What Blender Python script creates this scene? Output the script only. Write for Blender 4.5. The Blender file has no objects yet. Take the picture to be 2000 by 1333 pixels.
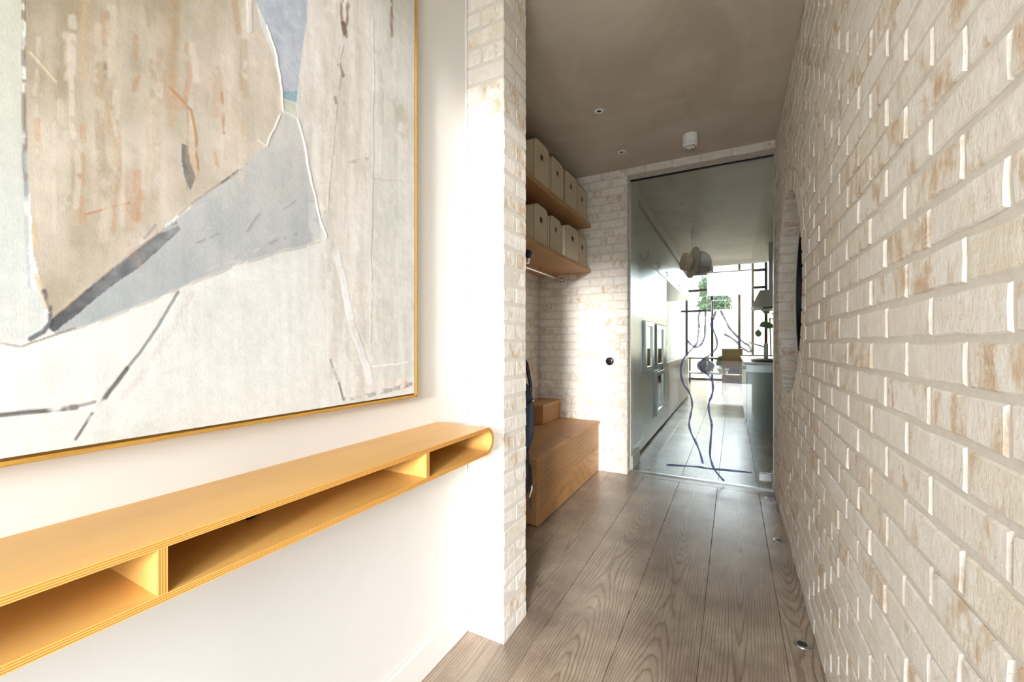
import bpy, bmesh, math, random
import numpy as np
from mathutils import Vector, Matrix
random.seed(7); R = random.Random(11)
S = bpy.context.scene
COL = S.collection

# ------------------------------------------------------------------ camera
F = 810.0; CX = 1000.0; HZ = 670.0; CH = 1.2
YAW = math.atan(432.0 / F); SN, CS = math.sin(YAW), math.cos(YAW)
cam = bpy.data.objects.new('camera', bpy.data.cameras.new('camera'))
COL.objects.link(cam); S.camera = cam
cam.location = (0, 0, CH); cam.rotation_euler = (math.pi / 2, 0, YAW)
cam.data.sensor_width = 36; cam.data.lens = F / 2000 * 36
cam.data.shift_y = (HZ - 666.5) / 2000; cam.data.clip_start = 0.02; cam.data.clip_end = 200

# ------------------------------------------------------------------ world, daylight, exposure
W = bpy.data.worlds.new('overcast_sky'); S.world = W; W.use_nodes = True
W.node_tree.nodes['Background'].inputs[0].default_value = (0.86, 0.93, 1.0, 1)
W.node_tree.nodes['Background'].inputs[1].default_value = 9.0

def area(name, loc, rot, sx, sy, power, col=(1, 1, 1), spread=180):
    l = bpy.data.lights.new(name, 'AREA'); l.shape = 'RECTANGLE'; l.size = sx; l.size_y = sy
    l.energy = power; l.color = col; l.spread = math.radians(spread)
    o = bpy.data.objects.new(name, l); COL.objects.link(o); o.location = loc; o.rotation_euler = rot
    return o
def portal(name, loc, rot, sx, sy):
    o = area(name, loc, rot, sx, sy, 1.0); o.data.cycles.is_portal = True; return o
# low sun behind the camera, shining through the open front door onto pillar, white wall and end wall
sun = bpy.data.lights.new('sun_offscreen', 'SUN'); sun.energy = 2.5; sun.angle = math.radians(6); sun.color = (1.0, 0.985, 0.965)
so = bpy.data.objects.new('sun_offscreen', sun); COL.objects.link(so)
so.rotation_euler = Vector((-.2485, .955, -.1616)).to_track_quat('-Z', 'Y').to_euler()
# sky portals at the openings of the house
portal('front_door_sky_offscreen', (0.08, -1.31, 1.3), (math.radians(90), 0, 0), 1.08, 2.6)
portal('garden_glazing_sky', (0.55, 14.58, 1.9), (math.radians(-90), 0, 0), 4.1, 3.8)
vs = S.view_settings
vs.view_transform = 'Standard'; vs.look = 'None'; vs.gamma = 1.0; vs.use_curve_mapping = False
vs.exposure = 0.92

# ------------------------------------------------------------------ pixel helpers
def ray(u, v):
    t = (u - CX) / F
    return Vector((-SN + t * CS, CS + t * SN, (HZ - v) / F))
def at_x(u, v, X): r = ray(u, v); return r * (X / r.x) + Vector((0, 0, CH))
def at_y(u, v, Y): r = ray(u, v); return r * (Y / r.y) + Vector((0, 0, CH))
def at_z(u, v, Z): r = ray(u, v); return r * ((Z - CH) / r.z) + Vector((0, 0, CH))

# ------------------------------------------------------------------ mesh helpers
class MB:
    def __init__(s): s.v = []; s.f = []; s.sm = []
    def add(s, vs, fs, smooth=False):
        n = len(s.v); s.v += [tuple(p) for p in vs]
        s.f += [[i + n for i in f] for f in fs]; s.sm += [smooth] * len(fs); return s
    def box(s, x0, x1, y0, y1, z0, z1):
        return s.add([(x0,y0,z0),(x1,y0,z0),(x1,y1,z0),(x0,y1,z0),(x0,y0,z1),(x1,y0,z1),(x1,y1,z1),(x0,y1,z1)],
              [[3,2,1,0],[4,5,6,7],[0,1,5,4],[1,2,6,5],[2,3,7,6],[3,0,4,7]])
    def rbox(s, x0, x1, y0, y1, z0, z1, b=0.004, seg=1):
        bm = bmesh.new(); bmesh.ops.create_cube(bm, size=1)
        for v in bm.verts:
            v.co = ((x0+x1)/2 + v.co.x*(x1-x0), (y0+y1)/2 + v.co.y*(y1-y0), (z0+z1)/2 + v.co.z*(z1-z0))
        bmesh.ops.bevel(bm, geom=bm.edges[:], offset=b, segments=seg, affect='EDGES', profile=0.5)
        bm.verts.index_update()
        s.add([v.co[:] for v in bm.verts], [[v.index for v in f.verts] for f in bm.faces]); bm.free(); return s
    def tube(s, pts, r, n=10, closed=False, caps=True):
        pts = [Vector(p) for p in pts]; m = len(pts)
        rr = r if isinstance(r, (list, tuple)) else [r] * m
        vs = []; up = None
        for i, p in enumerate(pts):
            a = pts[i-1] if (i > 0 or closed) else p; b = pts[(i+1) % m] if (i < m-1 or closed) else p
            d = (b - a).normalized()
            if up is None: up = Vector((0,0,1)) if abs(d.z) < .9 else Vector((1,0,0))
            x = d.cross(up).normalized(); up = x.cross(d).normalized()
            for k in range(n):
                an = 2*math.pi*k/n; vs.append(p + (x*math.cos(an) + up*math.sin(an)) * rr[i])
        fs = []
        for i in range(m if closed else m-1):
            j = (i+1) % m
            for k in range(n): fs.append([i*n+k, i*n+(k+1)%n, j*n+(k+1)%n, j*n+k])
        if caps and not closed: fs += [list(range(n))[::-1], [(m-1)*n+k for k in range(n)]]
        return s.add(vs, fs, True)
    def lathe(s, prof, c=(0,0,0), n=28, axis='z'):
        vs = []; c = Vector(c)
        for (r, h) in prof:
            for k in range(n):
                a = 2*math.pi*k/n; p = (r*math.cos(a), r*math.sin(a), h)
                if axis == 'y': p = (r*math.cos(a), h, -r*math.sin(a))
                if axis == 'x': p = (h, r*math.cos(a), r*math.sin(a))
                vs.append(c + Vector(p))
        fs = [[i*n+k, i*n+(k+1)%n, (i+1)*n+(k+1)%n, (i+1)*n+k] for i in range(len(prof)-1) for k in range(n)]
        return s.add(vs, fs, True)
    def prism(s, poly, axis, a0, a1):
        # poly: 2D points; axis 'x': poly=(y,z), 'y': poly=(x,z), 'z': poly=(x,y)
        def P(p, a): return {'x': (a,p[0],p[1]), 'y': (p[0],a,p[1]), 'z': (p[0],p[1],a)}[axis]
        n = len(poly); vs = [P(p,a0) for p in poly] + [P(p,a1) for p in poly]
        fs = [list(range(n))[::-1], list(range(n,2*n))] + [[i,(i+1)%n,n+(i+1)%n,n+i] for i in range(n)]
        return s.add(vs, fs)
    def mesh(s, name, mat):
        me = bpy.data.meshes.new(name); me.from_pydata(s.v, [], s.f); me.update()
        bm = bmesh.new(); bm.from_mesh(me); bmesh.ops.recalc_face_normals(bm, faces=bm.faces[:]); bm.to_mesh(me); bm.free()
        if any(s.sm):
            me.polygons.foreach_set('use_smooth', s.sm)
            if not all(s.sm) or True:
                me.set_sharp_from_angle(angle=math.radians(42))
        if mat: me.materials.append(mat)
        return me
    def build(s, name, mat, parent=None):
        return link(name, s.mesh(name, mat), parent)

def link(name, data, parent=None):
    o = bpy.data.objects.new(name, data); COL.objects.link(o)
    if parent is not None: o.parent = parent
    return o
def tag(o, label=None, cat=None, group=None, kind=None):
    if label: o['label'] = label
    if cat: o['category'] = cat
    if group: o['group'] = group
    if kind: o['kind'] = kind
    return o
def empty(name, label=None, cat=None, group=None, kind=None):
    return tag(link(name, None), label, cat, group, kind)

# ------------------------------------------------------------------ materials
class NT:
    def __init__(s, name):
        s.m = bpy.data.materials.new(name); s.m.use_nodes = True; s.t = s.m.node_tree
        s.b = s.t.nodes['Principled BSDF']; s.out = s.t.nodes['Material Output']
    def n(s, typ, **kw):
        x = s.t.nodes.new(typ)
        for k, v in kw.items():
            if k.startswith('i_'): x.inputs[k[2:].replace('_', ' ')].default_value = v
            else: setattr(x, k, v)
        return x
    def l(s, a, b): s.t.links.new(a, b)
    def math(s, op, a, b=None, c=None):
        x = s.n('ShaderNodeMath', operation=op)
        for i, q in enumerate((a, b, c)):
            if q is None: continue
            if isinstance(q, (int, float)): x.inputs[i].default_value = q
            else: s.l(q, x.inputs[i])
        return x.outputs[0]
    def noise(s, vec, scale, detail=4, rough=.55, dist=0):
        x = s.n('ShaderNodeTexNoise'); x.inputs['Scale'].default_value = scale; x.inputs['Detail'].default_value = detail
        x.inputs['Roughness'].default_value = rough; x.inputs['Distortion'].default_value = dist
        if vec is not None: s.l(vec, x.inputs['Vector'])
        return x.outputs['Fac']
    def ramp(s, fac, stops):
        x = s.n('ShaderNodeValToRGB'); e = x.color_ramp.elements
        while len(e) < len(stops): e.new(0.5)
        for el, (p, c) in zip(e, stops):
            el.position = p; el.color = (c, c, c, 1) if isinstance(c, (int, float)) else (*c, 1)
        s.l(fac, x.inputs[0]); return x.outputs[0]
    def mix(s, fac, a, b, mode='MIX'):
        x = s.n('ShaderNodeMix', data_type='RGBA', blend_type=mode)
        for sock, q in ((x.inputs[0], fac), (x.inputs[6], a), (x.inputs[7], b)):
            if isinstance(q, (int, float)): sock.default_value = q
            elif isinstance(q, tuple): sock.default_value = (*q, 1)
            else: s.l(q, sock)
        return x.outputs[2]
    def mapping(s, vec, scale=(1,1,1), loc=(0,0,0)):
        x = s.n('ShaderNodeMapping'); x.inputs['Scale'].default_value = scale; x.inputs['Location'].default_value = loc
        s.l(vec, x.inputs['Vector']); return x.outputs[0]
    def bump(s, h, strength=.3, dist=.01):
        x = s.n('ShaderNodeBump'); x.inputs['Strength'].default_value = strength; x.inputs['Distance'].default_value = dist
        s.l(h, x.inputs['Height']); s.l(x.outputs[0], s.b.inputs['Normal']); return x
    def col(s, c):
        if isinstance(c, tuple): s.b.inputs['Base Color'].default_value = (*c, 1)
        else: s.l(c, s.b.inputs['Base Color'])
    def set(s, rough=.5, metal=0, spec=None):
        s.b.inputs['Roughness'].default_value = rough; s.b.inputs['Metallic'].default_value = metal
        if spec is not None: s.b.inputs['Specular IOR Level'].default_value = spec
        return s

def lin(r, g, b):
    f = lambda c: (c/255/12.92) if c <= 10 else ((c/255+.055)/1.055)**2.4
    return (f(r), f(g), f(b))

def plain(name, c, rough=.5, metal=0, nscale=30, namt=.06, bump=0.0, spec=None):
    M = NT(name); pos = M.n('ShaderNodeNewGeometry').outputs['Position']
    nz = M.noise(pos, nscale, 4)
    f = M.ramp(nz, [(.3, 1-namt), (.7, 1.0)])
    M.col(M.mix(1.0, c, f, 'MULTIPLY')); M.set(rough, metal, spec)
    if bump: M.bump(nz, bump, .004)
    return M.m

def brick_mat(name, tone=(1,1,1)):
    M = NT(name); pos = M.n('ShaderNodeNewGeometry').outputs['Position']
    at = M.n('ShaderNodeAttribute', attribute_name='rnd').outputs['Fac']
    rnd = M.math('FRACT', M.math('ADD', at, M.n('ShaderNodeObjectInfo').outputs['Random']))
    off = M.n('ShaderNodeCombineXYZ'); M.l(M.math('MULTIPLY', rnd, 37.0), off.inputs[0]); M.l(M.math('MULTIPLY', rnd, 91.0), off.inputs[2])
    vm = M.n('ShaderNodeVectorMath', operation='ADD'); M.l(pos, vm.inputs[0]); M.l(off.outputs[0], vm.inputs[1])
    p2 = vm.outputs[0]
    base = M.ramp(rnd, [(0, lin(238,232,223)), (.35, lin(235,228,217)), (.65, lin(243,238,230)), (.85, lin(231,220,203)), (1, lin(241,236,227))])
    nm = M.noise(p2, 34, 5, .65)
    base = M.mix(M.ramp(nm, [(.44, 0.0), (.64, .45)]), base, lin(228,216,198))
    # tan burn patches, vertical drags
    n1 = M.noise(M.mapping(p2, (16, 16, 9)), 1.0, 5, .62, .6)
    n2 = M.noise(M.mapping(p2, (70, 70, 12)), 1.0, 3, .6)
    th = M.math('ADD', n1, M.math('MULTIPLY', M.math('SUBTRACT', n2, .5), .35))
    th = M.math('ADD', th, M.math('MULTIPLY', M.math('SUBTRACT', M.math('FRACT', M.math('MULTIPLY', rnd, 7.31)), .5), .22))
    pat = M.ramp(th, [(.545, 0.0), (.65, .55), (.79, .9)])
    c = M.mix(pat, base, lin(200,168,128))
    # lime bloom
    n3 = M.noise(p2, 22, 6, .7)
    c = M.mix(M.ramp(n3, [(.48, 0.0), (.66, .75)]), c, lin(248,245,239))
    # few grey-green algae / soot specks
    n4 = M.noise(p2, 6.5, 3, .6)
    c = M.mix(M.ramp(n4, [(.71, 0.0), (.79, .55)]), c, lin(140,128,92))
    n5 = M.noise(p2, 140, 2, .5)
    c = M.mix(M.ramp(n5, [(.70, 0.0), (.76, .5)]), c, lin(150,120,85))
    M.col(M.mix(1.0, c, tone, 'MULTIPLY')); M.set(.9, 0, .2)
    h = M.math('ADD', M.math('MULTIPLY', M.noise(M.mapping(p2, (40, 40, 22)), 1.0, 5, .6), 1.0), M.math('MULTIPLY', n5, .25))
    M.bump(h, .6, .006)
    return M.m

def wood_mat(name, light, dark, across='x', along='y', freq=70, rough=.45, ringamt=.7, grey=None, greyamt=0.0, fib=.18, spec=.4, amp=.5, bump=.12, knots=True):
    M = NT(name); tc = M.n('ShaderNodeTexCoord').outputs['Object']
    sp = M.n('ShaderNodeSeparateXYZ'); M.l(tc, sp.inputs[0]); ax = {'x': 0, 'y': 1, 'z': 2}
    c0 = sp.outputs[ax[across]]; a0 = sp.outputs[ax[along]]; d0 = sp.outputs[({0,1,2} - {ax[across], ax[along]}).pop()]
    rnd = M.n('ShaderNodeObjectInfo').outputs['Random']
    a = M.math('ADD', a0, M.math('MULTIPLY', rnd, 53.0))
    def cv(x, y, z):
        q = M.n('ShaderNodeCombineXYZ')
        for i, w in enumerate((x, y, z)):
            if isinstance(w, (int, float)): q.inputs[i].default_value = w
            else: M.l(w, q.inputs[i])
        return q.outputs[0]
    nb = M.noise(cv(0.0, M.math('MULTIPLY', a, .42), 3.7), 1.0, 1, .5)
    nb2 = M.noise(cv(5.0, M.math('MULTIPLY', a, .6), 1.1), 1.0, 1, .5)
    D = M.math('MULTIPLY', M.math('SUBTRACT', nb, .5), amp)
    D = M.math('ADD', D, d0)
    C = M.math('MULTIPLY', M.math('ADD', c0, M.math('MULTIPLY', M.math('SUBTRACT', nb2, .5), .16)), 1.25)
    n1 = M.noise(cv(M.math('MULTIPLY', c0, 9.0), M.math('MULTIPLY', a, 1.6), d0), 1.0, 3, .55)
    n0 = M.noise(cv(M.math('MULTIPLY', c0, 30.0), M.math('MULTIPLY', a, 9.0), d0), 1.0, 3, .6)
    r = M.math('SQRT', M.math('ADD', M.math('MULTIPLY', C, C), M.math('MULTIPLY', D, D)))
    r = M.math('ADD', r, M.math('MULTIPLY', M.math('SUBTRACT', n1, .5), .030))
    r = M.math('ADD', r, M.math('MULTIPLY', M.math('SUBTRACT', n0, .5), .006))
    ring = M.math('FRACT', M.math('MULTIPLY', r, freq))
    rg = M.ramp(ring, [(0, .9), (.08, .15), (.4, 0.0), (.68, .12), (.92, .8), (1, 1.0)])
    fine = M.noise(cv(M.math('MULTIPLY', c0, 320.0), M.math('MULTIPLY', a, 5.0), M.math('MULTIPLY', d0, 60.0)), 1.0, 4, .65)
    big = M.noise(cv(M.math('MULTIPLY', c0, 4.0), M.math('MULTIPLY', a, 1.1), rnd), 1.0, 4, .6)
    rg = M.math('MULTIPLY', rg, M.ramp(n1, [(.3, .35), (.65, 1.0)]))
    tone = M.ramp(M.math('FRACT', M.math('MULTIPLY', rnd, 3.7)), [(0, .86), (1, 1.06)])
    lt = M.mix(M.ramp(big, [(.35, 0.0), (.68, 1.0)]), light, tuple(x*.82 for x in light))
    lt = M.mix(1.0, lt, tone, 'MULTIPLY')
    c = M.mix(M.math('MULTIPLY', rg, ringamt), lt, dark)
    if grey is not None:
        g = M.noise(M.n('ShaderNodeNewGeometry').outputs['Position'], 2.2, 5, .65)
        c = M.mix(M.ramp(g, [(.36, 0.0), (.66, greyamt)]), c, grey)
    if knots:
        kv = M.n('ShaderNodeTexVoronoi'); kv.inputs['Scale'].default_value = 1.0
        M.l(cv(M.math('MULTIPLY', c0, 5.0), M.math('MULTIPLY', a, 2.2), 0.0), kv.inputs['Vector'])
        kd = M.ramp(kv.outputs['Distance'], [(.0, 1.0), (.06, .8), (.085, .0), (.1, .35), (.14, 0.0)])
        c = M.mix(M.math('MULTIPLY', kd, .55), c, tuple(x*.55 for x in dark))
    f = M.ramp(fine, [(.3, 1-fib), (.7, 1+fib*.4)])
    M.col(M.mix(1.0, c, f, 'MULTIPLY')); M.set(rough, 0, spec)
    M.bump(M.math('ADD', M.math('MULTIPLY', rg, -.6), fine), bump, .003)
    return M.m

def attr_mat(name, rough=.7):
    M = NT(name); a = M.n('ShaderNodeAttribute', attribute_name='paint').outputs['Color']
    pos = M.n('ShaderNodeNewGeometry').outputs['Position']
    n = M.noise(M.mapping(pos, (1, 380, 150)), 1.0, 5, .65); n2 = M.noise(M.mapping(pos, (1, 60, 25)), 1.0, 4, .6)
    M.col(M.mix(1.0, a, M.ramp(n, [(.3, .9), (.7, 1.04)]), 'MULTIPLY')); M.set(rough, 0, .35)
    M.bump(M.math('ADD', n, n2), .22, .002); return M.m

def glass_mat(name, tint=(.94,.97,.96), f0=.05, dirt=0):
    m = bpy.data.materials.new(name); m.use_nodes = True; t = m.node_tree; t.nodes.clear()
    o = t.nodes.new('ShaderNodeOutputMaterial'); mx = t.nodes.new('ShaderNodeMixShader')
    tr = t.nodes.new('ShaderNodeBsdfTransparent'); gl = t.nodes.new('ShaderNodeBsdfGlossy')
    tr.inputs[0].default_value = (*tint, 1); gl.inputs['Roughness'].default_value = 0.0
    gl.inputs['Color'].default_value = (1, 1, 1, 1)
    lw = t.nodes.new('ShaderNodeLayerWeight'); lw.inputs[0].default_value = .5
    pw = t.nodes.new('ShaderNodeMath'); pw.operation = 'POWER'; pw.inputs[1].default_value = 5
    ma = t.nodes.new('ShaderNodeMath'); ma.operation = 'MULTIPLY_ADD'; ma.inputs[1].default_value = 1-f0; ma.inputs[2].default_value = f0
    t.links.new(lw.outputs['Facing'], pw.inputs[0]); t.links.new(pw.outputs[0], ma.inputs[0])
    t.links.new(ma.outputs[0], mx.inputs[0]); t.links.new(tr.outputs[0], mx.inputs[1]); t.links.new(gl.outputs[0], mx.inputs[2])
    t.links.new(mx.outputs[0], o.inputs[0]); return m

def film_mat(name, c, alpha):
    M = NT(name); pos = M.n('ShaderNodeNewGeometry').outputs['Position']
    M.col(c); M.set(.4)
    M.l(M.ramp(M.noise(pos, 60, 3), [(.3, alpha*.7), (.7, min(1, alpha*1.15))]), M.b.inputs['Alpha']); return M.m

m_brick = brick_mat('whitewashed_brick')
m_mortar = plain('lime_mortar', lin(226,219,208), .95, 0, 60, .10, .25)
m_white = plain('white_paint', lin(231,228,223), .75, 0, 3, .03, .03)
def plaster_mat():
    M = NT('raw_pink_plaster'); pos = M.n('ShaderNodeNewGeometry').outputs['Position']
    a = M.noise(M.mapping(pos, (1.1, .7, 1)), 1.6, 6, .6, .8); b = M.noise(M.mapping(pos, (2, 6, 1)), 1.4, 5, .65, .4)
    c = M.ramp(a, [(.3, lin(192,178,162)), (.5, lin(206,193,177)), (.7, lin(214,204,190))])
    c = M.mix(M.ramp(b, [(.55, 0.0), (.75, .4)]), c, lin(220,211,199))
    M.col(c); M.set(.55, 0, .35); M.bump(b, .06, .01); return M.m
m_ceil = plaster_mat()
m_floor = wood_mat('grey_oiled_fir', lin(206,187,165), lin(112,84,62), 'x', 'y', 78, .26, .85, lin(126,108,97), .72, .34, .5, .7, .12)
m_larch = wood_mat('larch_lengthwise', lin(206,156,104), lin(150,96,52), 'z', 'y', 60, .5, .55, None, 0, .12, .35, .5, .06)
m_larch_flat = wood_mat('larch_top', lin(208,160,110), lin(158,106,62), 'x', 'y', 60, .5, .45, None, 0, .12, .35, .5, .06)
m_larch_end = wood_mat('larch_end', lin(206,156,104), lin(150,96,52), 'z', 'x', 70, .55, .7, None, 0, .12, .3, .5, .06)
m_ply = wood_mat('birch_plywood', lin(238,186,106), lin(222,160,78), 'x', 'y', 24, .38, .35, None, 0, .06, .45, .5, .02, False)
def plyedge():
    M = NT('plywood_edge'); tc = M.n('ShaderNodeTexCoord').outputs['Object']
    pos = M.n('ShaderNodeNewGeometry').outputs['Position']
    at = M.n('ShaderNodeAttribute', attribute_name='ply').outputs['Fac']
    st = M.ramp(M.math('FRACT', M.math('MULTIPLY', at, 3.5)), [(0, 0.0), (.45, 0.0), (.5, 1.0), (.95, 1.0), (1, 0.0)])
    c = M.mix(st, lin(224,168,88), lin(176,116,46))
    n = M.noise(pos, 26, 5, .7)
    c = M.mix(M.ramp(n, [(.70, 0.0), (.74, .7)]), c, lin(245,222,180))
    M.col(c); M.set(.45); return M.m
m_plyedge = plyedge()
m_gold = wood_mat('oak_frame', lin(206,156,72), lin(160,108,40), 'x', 'y', 90, .4, .5, None, 0, .1, .4, .3, .03, False)
m_trim = plain('bright_white_trim', lin(252,252,250), .5, 0, 5, .01)
m_dark = plain('slot_shade', lin(40,36,34), .8)  # dark colour for the shade inside small slots
m_black = plain('black_plastic', lin(22,23,27), .35)
m_blackmetal = plain('black_metal', lin(26,26,28), .4, .6)
m_steel = plain('brushed_steel', lin(190,194,196), .28, 1, 80, .08)
m_oven = plain('oven_steel', lin(150,160,164), .3, .9, 60, .08)
m_mirror = plain('oven_mirror_glass', lin(225,228,228), .04, 1, 10, .02)
m_chrome = plain('chrome', lin(215,215,215), .12, 1)
m_lacq = plain('sage_grey_lacquer', lin(206,204,192), .28, 0, 4, .02)
m_bulk = plain('bulkhead_plaster', lin(214,206,190), .7, 0, 4, .04)
m_fabric = plain('beige_canvas', lin(224,207,178), .9, 0, 260, .14, .2)
m_fabric_dk = plain('beige_piping', lin(150,132,104), .9, 0, 200, .1)
m_cut = plain('dark_inside', lin(18,16,15), .9)
m_glass = glass_mat('door_glass', (.95,.975,.965), .042)
m_winglass = glass_mat('window_glass', (.9,.92,.92), .06)
m_blue = film_mat('blue_glass_paint', lin(78,94,170), .75)
m_mat = plain('coir_mat', lin(58,48,40), .95, 0, 300, .4, .5)
m_navy = plain('navy_cloth', lin(58,66,84), .9, 0, 200, .2, .2)
m_green = plain('leaf_green', lin(92,132,78), .5, 0, 20, .4)
m_treegreen = plain('tree_leaf', lin(58,88,52), .6, 0, 6, .5)
m_bark = plain('bark', lin(92,76,62), .9, 0, 30, .3, .5)
m_walnut = wood_mat('walnut', lin(112,78,54), lin(70,46,32), 'x', 'y', 50, .4, .5, None, 0, .1, .4, .5, .03)
m_chairwood = wood_mat('oak_chair', lin(190,138,86), lin(150,100,58), 'x', 'z', 40, .45, .35, None, 0, .1, .4, .5, .03)
m_cream = plain('cream_render', lin(232,216,188), .9, 0, 5, .06)
m_straw = plain('straw', lin(206,178,134), .85, 0, 180, .3, .3)
m_stone = plain('white_stone', lin(232,230,226), .3, 0, 8, .05)
m_ceramic = plain('grey_ceramic', lin(92,98,104), .4, 0, 10, .25)
m_isl = plain('steel_panel', lin(120,130,130), .22, .85, 6, .1)
m_smoke = glass_mat('smoked_glass', (.42,.45,.50), .06)
m_paving = plain('pale_paving', lin(214,211,204), .8, 0, 8, .12)
m_road = plain('asphalt', lin(66,66,68), .9, 0, 40, .2)
m_terrace = plain('london_stock_brick', lin(128,108,84), .9, 0, 4, .3)
m_hedge = plain('hedge_leaf', lin(62,78,48), .9, 0, 3, .5, .8)

# ------------------------------------------------------------------ dimensions
XW, XP, XR = -0.985, -0.803, 0.296           # white wall, pillar face, right brick wall
YP0, YP1 = 1.435, 1.638                      # pillar
XA, YE, YG = -1.732, 3.83, 3.96              # alcove back, end wall, glass
XJ = -0.852                                  # door jamb
ZC = 2.79; ZH = 2.715
COURSE = 0.0755

# ------------------------------------------------------------------ brick builders
def face_brick(poly, proud, sink=.012, rng=R, jit=.0022):
    """poly: convex outline (a,b) in the wall plane -> verts (a,b,h), faces"""
    pts = []
    n = len(poly)
    for i in range(n):
        p, q = poly[i], poly[(i+1) % n]; L = math.hypot(q[0]-p[0], q[1]-p[1])
        k = 3 if L > .15 else (2 if L > .05 else 1)
        for j in range(k):
            t = j / k; pts.append((p[0]+(q[0]-p[0])*t, p[1]+(q[1]-p[1])*t))
    cx = sum(p[0] for p in pts)/len(pts); cy = sum(p[1] for p in pts)/len(pts)
    m = len(pts); vs = []; hs = proud + rng.uniform(-.0015, .0015); tx = rng.uniform(-.008, .008); ty = rng.uniform(-.02, .02)
    jj = [(rng.uniform(-jit, jit), rng.uniform(-jit, jit)) for _ in pts]
    for inset, hh in ((0, -sink), (.0004, hs-.0035), (.0035, hs)):
        for (p, j) in zip(pts, jj):
            dx, dy = cx-p[0], cy-p[1]
            sx = math.copysign(min(inset, abs(dx)*.5), dx); sy = math.copysign(min(inset, abs(dy)*.5), dy)
            x, y = p[0]+sx+j[0], p[1]+sy+j[1]
            vs.append((x, y, hh + ((x-cx)*tx + (y-cy)*ty if hh > 0 else 0) + (rng.uniform(-.0006, .0006) if hh > 0 else 0)))
    fs = []
    for r_ in range(2):
        for i in range(m): fs.append([r_*m+i, r_*m+(i+1)%m, (r_+1)*m+(i+1)%m, (r_+1)*m+i])
    fs.append([2*m+i for i in range(m)])
    return vs, fs
def rect(a0, a1, b0, b1): return [(a0,b0),(a1,b0),(a1,b1),(a0,b1)]
def clip_half(poly, px, py, nx, ny):
    out = []; n = len(poly)
    for i in range(n):
        p, q = poly[i], poly[(i+1)%n]
        dp = (p[0]-px)*nx+(p[1]-py)*ny; dq = (q[0]-px)*nx+(q[1]-py)*ny
        if dp >= 0: out.append(p)
        if dp*dq < 0:
            t = dp/(dp-dq); out.append((p[0]+(q[0]-p[0])*t, p[1]+(q[1]-p[1])*t))
    return out

VARIANTS = {}
def brick_variant(w, h, proud, frame):
    key = (round(w,4), round(h,4), frame)
    lst = VARIANTS.setdefault(key, [])
    if len(lst) < 8:
        vs, fs = face_brick(rect(-w/2, w/2, -h/2, h/2), proud)
        vs = [frame_map(frame, *v) for v in vs]
        lst.append(MB().add(vs, fs).mesh('brick', m_brick)); return lst[-1]
    return R.choice(lst)
def frame_map(frame, a, b, h):
    # a: along wall, b: up, h: outward
    return {'right': (-h, a, b), 'end': (a, -h, b), 'alcove': (h, a, b)}[frame]

def brick_course_layout(a0, a1, b0, b1, phase=0.0, L=.2155, J=.0115):
    """running bond rectangles over [a0,a1]x[b0,b1]"""
    out = []; k = 0; b = b0
    while b < b1 - .02:
        hb = min(b + COURSE - J, b1)
        st = a0 - (L+J) * ((.5 if k % 2 else 0) + phase) + R.uniform(-.008, .008)
        a = st
        while a < a1:
            p, q = max(a, a0), min(a+L, a1)
            if q - p > .02: out.append((p, q, b + R.uniform(-.0012,.0012), hb + R.uniform(-.0012,.0012)))
            a += L + J
        b += COURSE; k += 1
    return out

def lay_bricks(parent, rects, frame, plane, proud, individual, circle=None):
    """rects list; individual: set of indices that are objects of their own"""
    stuff = MB(); srnd = []
    for i, (a0, a1, b0, b1) in enumerate(rects):
        poly = None; ca, cb = (a0+a1)/2, (b0+b1)/2
        if circle:
            c0, c1, rad = circle
            ds = [math.hypot(x-c0, y-c1) for (x, y) in rect(a0,a1,b0,b1)]
            near = math.hypot(max(a0, min(c0, a1))-c0, max(b0, min(c1, b1))-c1)
            if max(ds) <= rad: continue
            if near < rad:
                dx, dy = ca-c0, cb-c1; dd = math.hypot(dx, dy) or 1; nx, ny = dx/dd, dy/dd
                poly = clip_half(rect(a0,a1,b0,b1), c0+nx*rad, c1+ny*rad, nx, ny)
                if len(poly) < 3: continue
                ar = abs(sum(poly[k][0]*poly[(k+1)%len(poly)][1]-poly[(k+1)%len(poly)][0]*poly[k][1] for k in range(len(poly))))/2
                if ar < .0008: continue
        loc = frame_map(frame, ca, cb, 0)
        base = {'right': (plane, 0, 0), 'end': (0, plane, 0), 'alcove': (plane, 0, 0)}[frame]
        loc = tuple(x+y for x, y in zip(loc, base))
        if i in individual:
            if poly:
                vs, fs = face_brick([(p[0]-ca, p[1]-cb) for p in poly], proud)
                me = MB().add([frame_map(frame, *v) for v in vs], fs).mesh('brick', m_brick)
            else:
                w = round((a1-a0)*200)/200
                me = brick_variant(max(.02, min(w, a1-a0)), COURSE-.0115, proud, frame)
            o = link('brick', me, parent); o.location = loc
        else:
            vs, fs = face_brick([(p[0]-ca, p[1]-cb) for p in (poly or rect(a0,a1,b0,b1))], proud)
            n0 = len(stuff.f); stuff.add([tuple(x+y for x, y in zip(frame_map(frame, *v), loc)) for v in vs], fs)
            srnd += [R.random()] * (len(stuff.f)-n0)
    if stuff.f:
        me = bpy.data.meshes.new('far_brickwork'); me.from_pydata(stuff.v, [], stuff.f); me.update()
        bm = bmesh.new(); bm.from_mesh(me); bmesh.ops.recalc_face_normals(bm, faces=bm.faces[:]); bm.to_mesh(me); bm.free()
        at = me.attributes.new('rnd', 'FLOAT', 'FACE'); at.data.foreach_set('value', srnd)
        me.materials.append(m_brick)
        tag(link('far_brickwork', me, parent), kind='stuff')

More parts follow.
